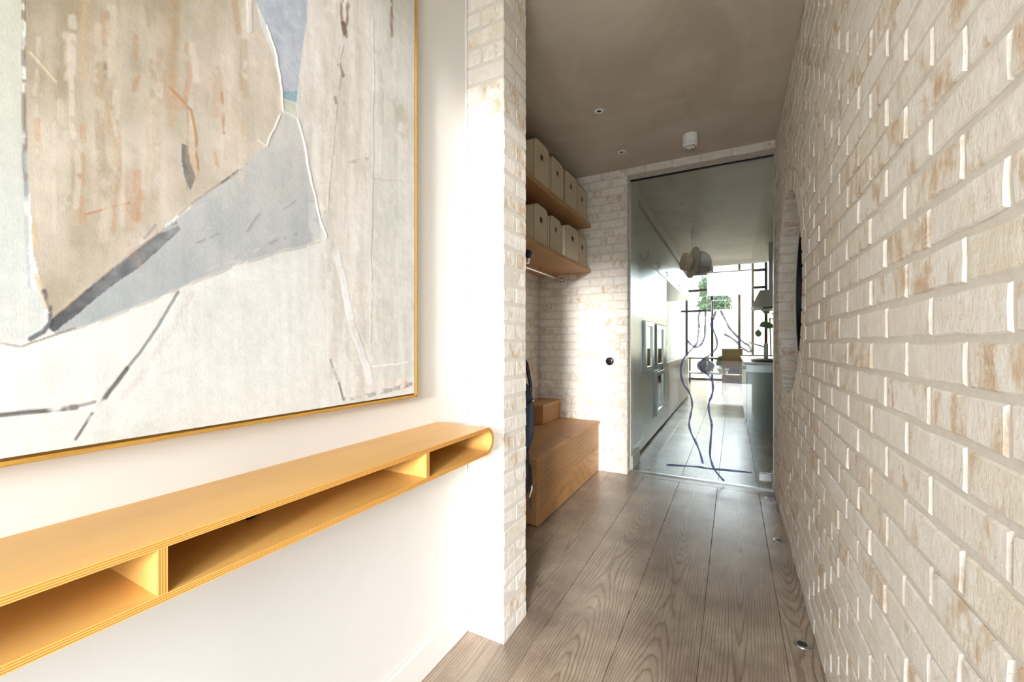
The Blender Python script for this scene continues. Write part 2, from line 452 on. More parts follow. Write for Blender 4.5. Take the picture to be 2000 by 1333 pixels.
# ------------------------------------------------------------------ structure: floor
floor = tag(MB().box(-2.0, 3.2, -1.3, 14.7, -.12, -.0218).build('floor', m_walnut), 'wide grey-brown fir plank floor running from the hall into the kitchen', kind='structure')
def plank(x0, x1, y0, y1, mat=m_floor):
    w = x1-x0-.0014; l = y1-y0-.002
    o = MB().rbox(-w/2, w/2, -l/2, l/2, -.022, 0, .0015).build('plank', mat, floor)
    o.location = ((x0+x1)/2, (y0+y1)/2, 0); return o
seams = [.296, .18, -.115, -.41, -.705, -1.0, -1.295, -1.59, -1.735]
for i in range(8):
    plank(seams[i+1], seams[i], .42 if seams[i] > -.99 else YP1, YE)
m_floor_x = wood_mat('grey_oiled_fir_cross', lin(206,187,165), lin(112,84,62), 'y', 'x', 78, .26, .85, lin(126,108,97), .72, .2, .5, .6, .10)
plank(XJ, XR, YE, YG, m_floor_x)
xs = [-1.6, -1.305, -1.0, -.705, -.41, -.115, .18, .475, .77, 1.065, 1.36, 1.655, 1.95, 2.245, 2.6]
for i in range(len(xs)-1): plank(xs[i], xs[i+1], YG, 14.4)
# mat at the entrance
tag(MB().rbox(-.93, .16, -1.05, .415, -.021, .002, .003).build('doormat', m_mat), 'dark coir doormat sunk into the floor at the front door', 'doormat')
tag(MB().box(.16, .62, -1.1, .42, -.022, 0).build('trim_1', m_stone), 'pale stone strip beside the doormat', kind='structure')

# ------------------------------------------------------------------ ceiling and plain walls
tag(MB().box(-2.0, 3.2, -1.3, 9.4, ZC, ZC+.2).build('ceiling', m_ceil), 'raw beige plaster ceiling with trowel marks', kind='structure')
tag(MB().box(XW-.25, XW, -1.3, YP0+.003, -.02, ZC).build('wall_left', m_white), 'white painted wall behind the large painting', kind='structure')
tag(MB().rbox(XW, XW+.013, -1.06, YP0-.001, 0, .115, .003).build('baseboard_left', m_white), 'low white baseboard along the white wall', kind='structure')
tag(MB().rbox(XW, XW+.01, YP0-.007, YP0-.001, .116, ZC, .0015).build('trim_3', m_white), 'thin white corner bead between white wall and brick pillar', kind='structure')
wf = MB(); wf.box(XW-.25, -.46, -1.3, -1.1, -.02, ZC).box(.62, 3.2, -1.3, -1.1, -.02, ZC).box(-.46, .62, -1.3, -1.1, 2.6, ZC)
wf.box(.62, .8, -1.1, -.55, -.02, ZC)
tag(wf.build('wall_front', m_white), 'white entrance wall with the open doorway', kind='structure')
tag(MB().box(-6, 6, -6.5, -1.3, -.2, -.05).build('pavement', m_paving), 'pale paving outside the front door', kind='structure')
tag(MB().box(-40, 40, -60, -6.5, -.25, -.1).build('road', m_road), 'dark asphalt road beyond the front paving', kind='structure')
th = empty('added_terrace_house', 'added low brick terrace house across the road, dimming door reflections', 'building')  # added unseen house, keeps bright sky out of the glass door's reflection
MB().box(-16, 3.4, -34, -27.6, -.1, 4.62).build('wall', m_terrace, th)
MB().box(-16.2, 3.6, -34.2, -27.45, 4.62, 4.8).build('roof', m_road, th)
for x in (-13, -10, -7, -4, -1, 1.6):
    w_ = MB().box(x-.5, x+.5, -27.62, -27.55, 3.2, 4.5).build('window', m_white, th); MB().box(x-.42, x+.42, -27.56, -27.53, 3.28, 4.42).build('pane', m_cut, w_)
tag(MB().rbox(-30, 30, -27.5, -26, -.1, 3.0, .3, 2).build('added_hedge', m_hedge), 'added dark green hedge in front of the terrace house, dimming door reflections', 'hedge')  # added unseen hedge, darkens what the glass door reflects
# alcove shell
tag(MB().box(XA-.25, XW-.02, YP0+.003, YP1-.002, -.02, ZC).build('wall_alcove_near', m_white), 'plain inner wall of the coat alcove behind the brick pillar', kind='structure')
w_al = tag(MB().box(XA-.25, XA, YP1-.002, YE+.1, -.02, ZC).build('wall_alcove', m_mortar), 'whitewashed brick back wall of the coat alcove', kind='structure')
w_end = tag(MB().box(XA-.25, XJ-.001, YE, YG+.0, -.02, ZC).build('wall_end', m_mortar), 'whitewashed brick end wall beside the glass door', kind='structure')
MB().box(XJ, XR, YE, YG, ZH+.012, ZC).build('lintel', m_mortar, w_end)
# jamb return (brick ends) in its own mesh
rects = brick_course_layout(XA+.002, XJ-.0005, .004, ZC, .18)
vis = set(range(len(rects)))
lay_bricks(w_end, rects, 'end', YE, .005, vis)
lr = []
a = XJ - .06
while a < XR:
    lr.append((max(a, XJ+.004), min(a+.2155, XR-.002), ZH+.014, ZC-.004)); a += .227
lay_bricks(w_end, [q for q in lr if q[1]-q[0] > .02], 'end', YE, .005, set(range(20)))
# jamb return bricks, facing the hall side of the opening
k = 0; b = .004
while b < ZH:
    d = .1 if k % 2 else .118
    vs, fs = face_brick(rect(-.052, .052, 0, min(COURSE-.0115, ZH-b)), .003)
    o = MB().add([(v[2], v[0], v[1]) for v in vs], fs).build('brick', m_brick, w_end); o.location = (XJ-.001, YE+.062, b)
    b += COURSE; k += 1
rects = brick_course_layout(YP1, YE-.004, .004, ZC, .3)
order = sorted(range(len(rects)), key=lambda i: -rects[i][0])
lay_bricks(w_al, rects, 'alcove', XA, .005, set(order[:250]))

# ------------------------------------------------------------------ pillar of corner bricks
pil = tag(MB().box(XW-.02, XP-.0012, YP0+.003, YP1-.004, -.02, ZC).build('pillar', m_mortar), 'whitewashed brick pillar projecting past the white wall', kind='structure')
PV = {}
def block_brick(w, d, h):
    key = (round(w,4), round(d,4)); lst = PV.setdefault(key, [])
    if len(lst) >= 6: return R.choice(lst)
    bm = bmesh.new(); bmesh.ops.create_cube(bm, size=1)
    for v in bm.verts: v.co = (v.co.x*w + R.uniform(-.0015,.0015), v.co.y*d + R.uniform(-.0015,.0015), v.co.z*h + R.uniform(-.002,.002))
    bmesh.ops.bevel(bm, geom=bm.edges[:], offset=.0045, segments=1, affect='EDGES')
    for v in bm.verts: v.co += Vector((R.uniform(-.0007,.0007), R.uniform(-.0007,.0007), R.uniform(-.001,.001)))
    bmesh.ops.recalc_face_normals(bm, faces=bm.faces[:])
    me = bpy.data.meshes.new('brick'); bm.to_mesh(me); bm.free(); me.materials.append(m_brick); lst.append(me); return me
def put_block(x0, x1, y0, y1, z0, z1):
    o = link('brick', block_brick(x1-x0, y1-y0, z1-z0), pil); o.location = ((x0+x1)/2 + R.uniform(-.0012,.0012), (y0+y1)/2+R.uniform(-.0012,.0012), (z0+z1)/2)
z = .004; k = 0
while z < ZC-.02:
    z1 = min(z+COURSE-.0115, ZC-.001)
    if k % 2 == 0:
        put_block(XW+.003, XP, YP0, YP0+.098, z, z1); put_block(XW+.003, XP, YP0+.106, YP1, z, z1)
    else:
        put_block(XP-.102, XP, YP0, YP1, z, z1); put_block(XW+.003, XP-.1105, YP0, YP0+.1, z, z1)
    z += COURSE; k += 1

# ------------------------------------------------------------------ right brick wall with round window
CW = (3.02, 1.50); RW = .605; RING = .112
def wall_with_hole(x0, x1, y0, y1, z0, z1, c, r, n=72):
    """slab between planes x0<x1 with a round hole through it"""
    ang = sorted(set([2*math.pi*k/n for k in range(n)] + [math.atan2(b-c[1], a-c[0]) % (2*math.pi) for a in (y0,y1) for b in (z0,z1)]))
    def outer(t):
        dx, dy = math.cos(t), math.sin(t); best = 1e9
        for (d, lo, hi, o) in ((dx, y0, y1, c[0]), (dy, z0, z1, c[1])):
            if abs(d) > 1e-9: best = min(best, ((hi if d > 0 else lo)-o)/d)
        return (c[0]+dx*best, c[1]+dy*best)
    mb = MB(); m = len(ang); vs = []
    for x in (x0, x1):
        vs += [(x, c[0]+r*math.cos(t), c[1]+r*math.sin(t)) for t in ang]; vs += [(x, *outer(t)) for t in ang]
    fs = []
    for i in range(m):
        j = (i+1) % m
        fs += [[i, j, m+j, m+i], [2*m+i, 3*m+i, 3*m+j, 2*m+j], [i, 2*m+i, 2*m+j, j], [m+i, m+j, 3*m+j, 3*m+i]]
    return mb.add(vs, fs)
w_r = tag(wall_with_hole(XR, XR+.106, -.55, YG+.12, -.02, ZC, CW, RW+.006).build('wall_right', m_mortar), 'long whitewashed brick wall with a round window', kind='structure')
rects = brick_course_layout(-.545, YG-.002, .004, ZC, .42)
def keyd(i):
    a0, a1, b0, b1 = rects[i]; y = (a0+a1)/2; zz = (b0+b1)/2
    if a1 < .66: return 1e6
    # in-frame test
    v = Vector((XR, y, zz-CH)); dep = -SN*v.x + CS*v.y; lat = CS*v.x + SN*v.y
    py = HZ - F*v.z/dep
    if py < -40 or py > 1373: return 1e5 + y
    return y
order = sorted(range(len(rects)), key=keyd)
lay_bricks(w_r, rects, 'right', XR, .005, set(order[:245]), (CW[0], CW[1], RW+RING+.006))
NR = 54
for i in range(NR):
    t0 = 2*math.pi*(i+.075)/NR; t1 = 2*math.pi*(i+.925)/NR; tm = (t0+t1)/2
    r0, r1 = RW, RW+RING - R.uniform(0,.006)
    mb = MB(); vs = []
    xa, xb = XR-.005+R.uniform(-.001,.001), XR+.102
    for x in (xa, xb):
        for (r_, t) in ((r0,t0),(r0,t1),(r1,t1),(r1,t0)): vs.append((x, CW[0]+r_*math.cos(t)+R.uniform(-.001,.001), CW[1]+r_*math.sin(t)+R.uniform(-.001,.001)))
    bm = bmesh.new(); bv = [bm.verts.new(v) for v in vs]
    for f in ([0,1,2,3],[7,6,5,4],[0,4,5,1],[1,5,6,2],[2,6,7,3],[3,7,4,0]): bm.faces.new([bv[q] for q in f])
    bmesh.ops.bevel(bm, geom=bm.edges[:], offset=.003, segments=1, affect='EDGES'); bmesh.ops.recalc_face_normals(bm, faces=bm.faces[:])
    me = bpy.data.meshes.new('brick'); bm.to_mesh(me); bm.free(); me.materials.append(m_brick); link('brick', me, w_r)
# round window
def ringmesh(r0, r1, x0, x1, n=64):
    mb = MB(); mb.lathe([(r0,x0),(r1,x0),(r1,x1),(r0,x1),(r0,x0)], (0, CW[0], CW[1]), n, 'x'); return mb
win = tag(ringmesh(RW-.035, RW+.03, XR+.104, XR+.15).build('window_1', m_blackmetal), 'round black framed window set in the brick wall', kind='structure')
MB().lathe([(0.0001, XR+.12),(RW-.03, XR+.12),(RW-.03, XR+.128),(.0001, XR+.128)], (0, CW[0], CW[1]), 64, 'x').build('pane', m_winglass, win)
ringmesh(RW-.004, RW+.006, XR+.095, XR+.106).build('sealant_bead', m_stone, win)
# room beyond the round window (unlit)
rb = wall_with_hole(XR+.106, XR+.2, -.55, YG+.12, -.02, ZC, CW, RW+.04)
rb.box(XR+.106, 2.8, -.55, -.45, -.02, ZC).box(2.6, 2.8, -.55, YG+.12, -.02, ZC).box(XR+.106, 2.8, YG+.0, YG+.12, -.02, ZC)
tag(rb.build('wall_side_room', m_white), 'walls of the unlit side room beyond the round window', kind='structure')

# ------------------------------------------------------------------ glass door
door = empty('door_1', 'frameless clear glass door with a blue line drawing of a figure', None, None, 'structure')
MB().rbox(XJ+.004, XR-.006, YG, YG+.012, .006, ZH, .001).build('glass_pane', m_glass, door)
MB().box(XJ, XR, YG-.004, YG+.018, ZH, ZH+.016).build('head_channel', m_blackmetal, door)
MB().box(XJ, XR, YG-.012, YG+.022, -.001, .008).build('threshold_bar', m_steel, door)
MB().box(XJ-.001, XJ+.006, YG-.012, YG+.02, 0, ZH).build('jamb_channel', m_lacq, door)
MB().box(XR-.010, XR-.001, YG-.012, YG+.02, 0, ZH).build('jamb_channel', m_lacq, door)
hb = at_y(1483, 917, YG); hb2 = at_y(1506, 945, YG)
MB().rbox(hb.x, XR-.012, YG-.012, YG+.026, .07, .135, .003).build('pivot_fitting', m_chrome, door)
lines = [
 [(1378,606),(1378,620),(1377,641),(1376,658),(1371,671),(1363,678),(1355,677),(1348,672),(1341,664)],
 [(1368,606),(1364,620),(1365,636),(1363,661),(1359,674),(1348,686),(1340,694),(1333,706),(1330,719),(1330.5,735),(1335.5,752),(1344,763.5),(1350,777),(1352,793),(1349.5,808),(1347,820),(1346,832),(1350.6,848),(1359.6,866),(1366.8,884),(1373,906)],
 [(1398,607),(1394,622),(1389,635),(1395.7,651),(1400,664.5),(1400,678),(1392,689),(1379,699),(1368.5,707.5),(1367,717),(1374,725.6),(1384,734),(1391,745),(1392.4,760),(1390,773.5),(1385,785),(1384,798),(1386,811),(1390,830),(1389,850),(1386.6,886),(1390,904),(1397,920),(1414,940)],
 [(1407,606.5),(1415,622),(1424,640),(1428.7,646),(1440,658),(1452,669.5),(1462,675),(1466,684),(1463,688),(1455,683.5),(1447,678),(1440,669.5),(1427,659.6),(1414,653)],
 [(1302,908.5),(1335,910.5),(1368,913),(1380,915.5),(1420,919),(1469,924)]]
def smooth_path(pts, k=4):
    P = [Vector(p) for p in pts]; out = []
    for i in range(len(P)-1):
        p0, p1, p2, p3 = P[max(i-1,0)], P[i], P[i+1], P[min(i+2,len(P)-1)]
        for j in range(k):
            t = j/k
            out.append(.5*((2*p1)+(-p0+p2)*t+(2*p0-5*p1+4*p2-p3)*t*t+(-p0+3*p1-3*p2+p3)*t*t*t))
    return out + [P[-1]]
for ln in lines:
    pts = [at_y(u, v, YG-.0005) for (u, v) in smooth_path([(a, b, 0) for a, b in ln]) for u, v in [(u, v)]] if False else [at_y(p.x, p.y, YG-.0005) for p in smooth_path([(a, b, 0) for a, b in ln])]
    mb = MB(); vs = []; n = len(pts)
    for i, p in enumerate(pts):
        d = (pts[min(i+1,n-1)] - pts[max(i-1,0)]).normalized(); nn = Vector((-d.z, 0, d.x)) * (.0078 + .0018*math.sin(i*.9))
        for q, yy in ((nn, 0), (-nn, 0), (-nn, -.0015), (nn, -.0015)): vs.append(p + q + Vector((0, yy, 0)))
    fs = [[i*4+k, i*4+(k+1)%4, i*4+4+(k+1)%4, i*4+4+k] for i in range(n-1) for k in range(4)] + [[0,1,2,3], [4*n-1,4*n-2,4*n-3,4*n-4]]
    mb.add(vs, fs).build('drawn_line', m_blue, door)

# ------------------------------------------------------------------ painting
XC = XW + .038
def make_painting():
    art = empty('framed_painting', 'large pale abstract canvas of a street in a thin gold frame', 'painting')
    y0, y1, z0, z1 = -.34, 1.078, 1.030, 2.52
    ay = np.concatenate([np.linspace(y0, .15, 30)[:-1], np.linspace(.15, y1, 600)]); nz = 680; ny = len(ay)
    Y, Z = np.meshgrid(ay, np.linspace(z0, z1, nz))
    Yc = np.maximum(Y, .165)
    dep = -SN*XC + CS*Yc; lat = CS*XC + SN*Yc
    U = CX + F*lat/dep; V = HZ - F*(Z-CH)/dep
    rg = np.random.default_rng(5)
    def vnoise(sy, sz, seed, oct=3):
        r_ = np.random.default_rng(seed); out = np.zeros_like(Y); amp = 1; tot = 0
        for o in range(oct):
            gy, gz = int(sy*1.5*2**o)+3, int(sz*1.5*2**o)+3
            g = r_.random((gz, gy)); fy = (Y-y0)*sy*2**o; fz = (Z-z0)*sz*2**o
            iy = np.clip(fy.astype(int), 0, gy-2); iz = np.clip(fz.astype(int), 0, gz-2)
            ty = fy-iy; tz = fz-iz; ty = ty*ty*(3-2*ty); tz = tz*tz*(3-2*tz)
            out += amp*((g[iz,iy]*(1-ty)+g[iz,iy+1]*ty)*(1-tz)+(g[iz+1,iy]*(1-ty)+g[iz+1,iy+1]*ty)*tz); tot += amp; amp *= .55
        return out/tot
    wob = 7*(vnoise(20, 20, 1)-.5); wob2 = 7*(vnoise(20, 20, 2)-.5)
    Uw, Vw = U+wob, V+wob2
    rgb = np.zeros((nz, ny, 3)); H = np.zeros_like(Y)
    def L(c): return np.array(lin(*c))
    def inside(poly):
        m = np.zeros_like(Y, bool); n = len(poly)
        for i in range(n):
            (xa, ya), (xb, yb) = poly[i], poly[(i+1)%n]
            if ya == yb: continue
            c = ((ya > Vw) != (yb > Vw)) & (Uw < (xb-xa)*(Vw-ya)/(yb-ya)+xa); m ^= c
        return m
    def dist(poly):
        d = np.full_like(Y, 1e9)
        for (xa, ya), (xb, yb) in zip(poly[:-1], poly[1:]):
            vx, vy = xb-xa, yb-ya; t = np.clip(((Uw-xa)*vx+(Vw-ya)*vy)/(vx*vx+vy*vy+1e-9), 0, 1)
            d = np.minimum(d, np.hypot(Uw-xa-t*vx, Vw-ya-t*vy))
        return d
    def fill(mask, c): rgb[mask] = L(c) if isinstance(c, tuple) else c[mask]
    def grad(c0, c1, t): t = np.clip(t, 0, 1)[..., None]; return L(c0)*(1-t)+L(c1)*t
    def stroke(poly, w, c, a=1.0, h=0.0, broken=0.0):
        d = dist(poly); al = np.clip((w-d)/max(w*.5, 1.2), 0, 1)*a
        if broken: al = al*np.clip((vnoise(45, 45, int(poly[0][0]*7+poly[0][1])%999)-broken)*8, 0, 1)
        rgb[:] = rgb*(1-al[..., None]) + L(c)*al[..., None]; H[:] += h*al
    s1 = vnoise(34, 3, 3); s2 = vnoise(9, 2.4, 4); s3 = vnoise(60, 60, 9); s4 = vnoise(6, 6, 8); s5 = vnoise(16, 12, 31, 4); s6 = vnoise(70, 9, 33, 3)
    # lower white ground and right columns
    fill(np.ones_like(Y, bool), grad((240,238,233), (220,219,213), s4*.5+s5*.7-.1))
    right = inside([(596,-400),(1200,-400),(1200,705),(700,760),(640,470),(600,330),(580,230),(582,170),(600,30)])
    fill(right, grad((212,203,191), (242,238,232), s1*.7+s2*.4+(s6-.5)*.5-.05))
    m = inside([(728,-400),(1200,-400),(1200,705),(722,745)]); fill(m, grad((204,201,190), (236,235,230), s1*.5+s2*.5+(s5-.5)*.6))
    # tan wall
    tan = inside([(46,-400),(500,-400),(498,0),(512,55),(535,120),(553,190),(558,222),(520,285),(470,330),(378,392),(300,460),(200,540),(100,622),(86,590),(66,500),(50,300)])
    t = np.clip((U-60)/430 + (V-200)/900 + (s2-.5)*1.1, 0, 1)
    fill(tan, grad((166,151,127), (228,216,202), t*.75+(s1-.5)*.7+(s5-.5)*.6+.06))
    # sky wedge
    sky = inside([(497,-400),(600,-400),(600,40),(588,120),(580,180),(579,196),(555,190),(540,110),(518,40),(497,0)]); fill(sky, grad((172,180,198), (206,209,216), s1*.5+s3*.6))
    fill(inside([(553,176),(580,178),(579,198),(556,196)]), grad((128,168,182), (170,190,196), s3))
    fill(inside([(549,186),(564,194),(578,198),(579,226),(556,216)]), grad((196,208,186), (222,220,206), s3))
    # grey road
    road = inside([(556,218),(580,230),(600,330),(636,466),(560,490),(470,514),(380,552),(300,586),(200,626),(110,652),(92,642),(104,616),(200,540),(300,460),(372,408),(378,392),(470,330),(520,285)])
    t = np.clip((V-230)/330 + (s3-.5)*.6 + (s5-.5)*.9, 0, 1)
    fill(road, grad((214,210,205), (176,179,180), t))
    fill(inside([(100,622),(200,542),(300,464),(345,432),(352,448),(290,508),(220,560),(160,606),(105,648),(94,640)]), grad((92,92,94), (150,152,154), np.clip(s3*.9+(U-240)/300, 0, 1)))
    stroke([(100,622),(200,541),(300,462),(378,394),(470,332)], 3, (176,146,116), .6, .001, .35)
    stroke([(110,652),(200,626),(300,586),(380,552),(470,514),(636,468)], 3.0, (206,198,186), .8, .0012, .3)
    # left pale column
    lc = inside([(-900,-400),(46,-400),(45,250),(48,420),(50,545),(82,588),(84,640),(58,664),(-900,674)])
    fill(lc, grad((204,202,186), (210,213,208), np.clip((V-100)/500+(s2-.5)*.6, 0, 1)))
    stroke([(47,-200),(46,60),(48,250),(50,380)], 6, (112,98,84), .75, .0, .35); stroke([(52,300),(50,420),(56,560)], 5, (176,186,190), .7, 0, .3)
    stroke([(66,440),(72,540),(88,600)], 8, (206,178,138), .6, 0, .3)
    stroke([(84,570),(95,600),(96,630),(82,648),(56,662)], 6, (98,98,104), .9, .001, .28); stroke([(0,670),(40,676),(62,668),(110,652),(145,640)], 3, (128,116,104), .7, 0, .35)
    stroke([(0,600),(40,600),(62,625),(40,650),(0,655)], 22, (220,216,208), .6, 0, .3)
    # doorway slit and accents
    fill(inside([(357,278),(368,284),(372,318),(382,345),(372,372),(362,352),(355,312)]), grad((104,106,110), (150,146,140), s3))
    stroke([(300,150),(345,185),(372,215),(382,270),(386,340)], 4, (196,142,88), .75, .001, .38); stroke([(165,420),(205,408),(250,397)], 2.5, (190,130,76), .8, .0008, .3)
    stroke([(265,70),(270,140),(262,175)], 6, (190,140,96), .5, 0, .42); stroke([(205,120),(208,160)], 6, (128,104,86), .6, 0, .4); stroke([(432,180),(438,260)], 4, (186,130,86), .6, 0, .4)
    stroke([(415,250),(425,330)], 5, (200,150,108), .5, 0, .4); stroke([(112,60),(115,190)], 3, (170,140,100), .5, 0, .4); stroke([(60,100),(110,160)], 3, (226,206,172), .7, .001, .35)
    stroke([(375,395),(410,375),(480,322)], 3, (110,108,106), .8, 0, .42); stroke([(488,0),(490,58)], 7, (232,226,218), .9, .001, .2)
    stroke([(524,50),(540,110),(552,180),(553,216),(580,232),(596,290),(612,370),(636,464)], 2.4, (238,234,228), .9, .002)
    stroke([(548,225),(522,286),(505,275)], 2.4, (234,230,224), .9, .0015); stroke([(636,410),(640,462)], 4, (176,170,164), .8, 0, .35)
    stroke([(670,0),(666,42),(674,50),(680,30),(682,0)], 4, (150,126,106), .8, 0, .3); stroke([(667,44),(675,72)], 5, (118,98,82), .9, .001, .25); stroke([(663,128),(668,148)], 5, (150,134,112), .9, .001, .25)
    stroke([(657,190),(659,200)], 4, (150,140,128), .8); stroke([(676,70),(664,130),(662,190),(650,290),(640,410)], 2, (196,186,174), .8, .0008, .3)
    stroke([(764,0),(765,70)], 3.5, (150,124,92), .8, 0, .3); stroke([(681,318),(716,310)], 4, (196,180,154), .8, 0, .3); stroke([(730,30),(729,260),(726,420),(724,690)], 2, (204,200,192), .8, .0008, .25)
    stroke([(724,350),(800,356)], 1.8, (196,194,190), .6, .0006); stroke([(780,200),(790,260)], 14, (176,168,148), .45, 0, .42); stroke([(728,717),(795,707)], 1.8, (250,250,250), .9, .001)
    stroke([(660,500),(690,640),(725,745)], 8, (244,244,246), .7, .0012); 
    # drag marks on the white ground
    stroke([(350,572),(325,612),(300,650),(275,690),(250,720)], 4, (138,136,134), .85, -.0008, .25)
    stroke([(250,720),(225,752),(205,782),(180,812)], 6, (92,86,86), .9, -.0008, .36); stroke([(180,808),(165,832),(148,858)], 4, (110,102,102), .9, 0, .25)
    stroke([(375,575),(340,640),(280,730),(240,780)], 8, (218,210,204), .6, 0, .3)
    stroke([(-40,818),(0,812),(40,808),(90,803),(150,795)], 6, (96,90,92), .95, 0, .30); stroke([(130,798),(186,786)], 4, (140,132,130), .8, 0, .4)
    stroke([(645,702),(652,722),(662,752),(672,782)], 3.2, (140,136,134), .9, 0, .25); stroke([(672,782),(700,780),(740,768),(800,750)], 6, (160,154,150), .7, 0, .45)
    # signature scribble
    stroke([(783,750),(778,755),(780,761),(786,758),(788,753),(791,758),(794,752),(797,757),(801,748),(803,752)], 1.1, (176,112,92), .9); stroke([(784,748),(795,744)], 1.0, (176,112,92), .8)
    for q in range(5):
        rr = 30+22*q; stroke([(470+rr*math.cos(a), 615+rr*.9*math.sin(a)) for a in np.linspace(0, 6.3, 26)], 2, (228,228,224), .35, .0003, .35)
    pr = random.Random(21)
    for q in range(130):
        if q % 2: u0, v0, c = pr.uniform(70, 480), pr.uniform(-60, 430), pr.choice([(226,212,194),(170,146,114),(198,168,130),(214,196,172),(190,142,100),(232,222,208)])
        else: u0, v0, c = pr.uniform(605, 800), pr.uniform(-60, 640), pr.choice([(240,237,231),(208,200,190),(222,214,204),(232,226,216),(200,192,176)])
        if q % 2 and v0 > 600-u0*.8: continue
        ll = pr.uniform(60, 220); stroke([(u0, v0), (u0+pr.uniform(-5,5), v0+ll*.5), (u0+pr.uniform(-8,8), v0+ll)], pr.uniform(4, 14), c, pr.uniform(.25,.5), pr.uniform(-.0002,.0003), .30)
    for q in range(26):
        u0, v0 = pr.uniform(230, 560), pr.uniform(400, 520); c = pr.choice([(196,196,196),(160,164,168),(214,212,208),(150,152,154)])
        if v0 < 640-u0*.62 or v0 > 690-u0*.36: continue
        stroke([(u0, v0), (u0+pr.uniform(25,60), v0-pr.uniform(14,34))], pr.uniform(1.5,5), c, .6, .0003, .4)
    rgb *= (.75 + .12*s3 + .12*s6)[..., None]
    H += .0007*(s1-.5)+.0006*(s3-.5)
    co = np.stack([np.full_like(Y, XC)+H, Y, Z], -1).reshape(-1, 3)
    idx = np.arange(ny*nz).reshape(nz, ny); q = np.stack([idx[:-1,:-1], idx[:-1,1:], idx[1:,1:], idx[1:,:-1]], -1).reshape(-1, 4)
    me = bpy.data.meshes.new('canvas'); nf = len(q)
    me.vertices.add(ny*nz); me.vertices.foreach_set('co', co.astype(np.float32).ravel())
    me.loops.add(nf*4); me.loops.foreach_set('vertex_index', q.astype(np.int32).ravel())
    me.polygons.add(nf); me.polygons.foreach_set('loop_start', np.arange(0, nf*4, 4, dtype=np.int32)); me.update(calc_edges=True)
    at = me.color_attributes.new('paint', 'FLOAT_COLOR', 'POINT')
    at.data.foreach_set('color', np.concatenate([np.clip(rgb, 0, 1).reshape(-1, 3), np.ones((ny*nz, 1))], 1).astype(np.float32).ravel())
    me.materials.append(attr_mat('oil_paint')); me.polygons.foreach_set('use_smooth', np.ones(nf, dtype=bool))
    link('canvas', me, art)
    MB().box(XW+.002, XC-.003, y0+.001, y1-.001, z0+.001, z1-.001).build('stretcher', m_stone, art)
    g = .005; t = .0075; xf = XC+.003
    MB().box(XW+.001, XC-.012, y0-g, y1+g, z0-g, z1+g).build('backing', m_gold, art)
    MB().rbox(XW, xf, y1+g, y1+g+t, z0-g-t, z1+g+t, .001).build('frame_side', m_gold, art)
    MB().rbox(XW, xf, y0-g-t, y0-g, z0-g-t, z1+g+t, .001).build('frame_side', m_gold, art)
    MB().rbox(XW, xf, y0-g-t, y1+g+t, z0-g-t, z0-g, .001).build('frame_bottom', m_gold, art)
    MB().rbox(XW, xf, y0-g-t, y1+g+t, z1+g, z1+g+t, .001).build('frame_top', m_gold, art)
make_painting()

# ------------------------------------------------------------------ plywood shelf
def make_shelf():
    sh = empty('plywood_shelf', 'long bent plywood wall shelf with rounded end and open pigeonholes', 'shelf')
    X0, X1 = XW, -.760; zt, zb = .902, .807; T = .0125; Y0, Y1 = -.55, 1.285; rad = .0455
    def loop(off):
        r_ = rad-off; a, b = zb+off, zt-off; e = Y1-off; pts = [(Y0, b)]
        for k in range(13):
            an = math.pi/2 - math.pi/2*k/12; pts.append((e-r_+r_*math.cos(an), b-r_+r_*math.sin(an)))
        for k in range(13):
            an = -math.pi/2*k/12; pts.append((e-r_+r_*math.cos(an), a+r_+r_*math.sin(an)))
        return pts + [(Y0, a)]
    A, B = loop(0), loop(T); n = len(A); mb = MB()
    nlay = 7
    vs = [(X1, *p) for p in A] + [(X1, *p) for p in B] + [(X0, *p) for p in A] + [(X0, *p) for p in B]
    fs = []
    for i in range(n-1):
        fs += [[i, 2*n+i, 2*n+i+1, i+1], [n+i, n+i+1, 3*n+i+1, 3*n+i]]
    mb.add(vs, fs, True); mb.build('shell', m_ply, sh)
    # edge band with plies
    me = bpy.data.meshes.new('edge_band')
    vs = [(X1, *p) for p in A] + [(X1, *p) for p in B]; fs = [[i, i+1, n+i+1, n+i] for i in range(n-1)]
    me.from_pydata(vs, [], fs); me.update(); at = me.attributes.new('ply', 'FLOAT', 'POINT'); at.data.foreach_set('value', [0.0]*n+[1.0]*n); me.materials.append(m_plyedge)
    link('edge_band', me, sh)
    MB().box(X0, X0+.006, Y0, Y1-.04, zb+T, zt-T).build('back_panel', m_ply, sh)
    for y in (-.31, .2985, .916):
        d = MB().box(X0+.006, X1-.0015, y, y+T, zb+T-.0005, zt-T+.0005).build('divider', m_ply, sh)
        me = bpy.data.meshes.new('divider_edge'); me.from_pydata([(X1-.0005, y, zb+T), (X1-.0005, y+T, zb+T), (X1-.0005, y+T, zt-T), (X1-.0005, y, zt-T)], [], [[0,1,2,3]]); me.update()
        at = me.attributes.new('ply', 'FLOAT', 'POINT'); at.data.foreach_set('value', [0.0,1.0,1.0,0.0]); me.materials.append(m_plyedge); link('divider_edge', me, d)
make_shelf()
kb = at_z(491, 1013, .821)
k = MB(); k.tube([kb+Vector((0,-.012,.003)), kb+Vector((.002,0,.004)), kb+Vector((0,.01,.003))], [.003,.004,.002], 6); k.tube([kb+Vector((.004,-.006,.003)), kb+Vector((-.006,.006,.004))], .002, 6)
tag(k.build('key_ring', m_black), 'tiny dark key ring lying inside the plywood shelf', 'keys')

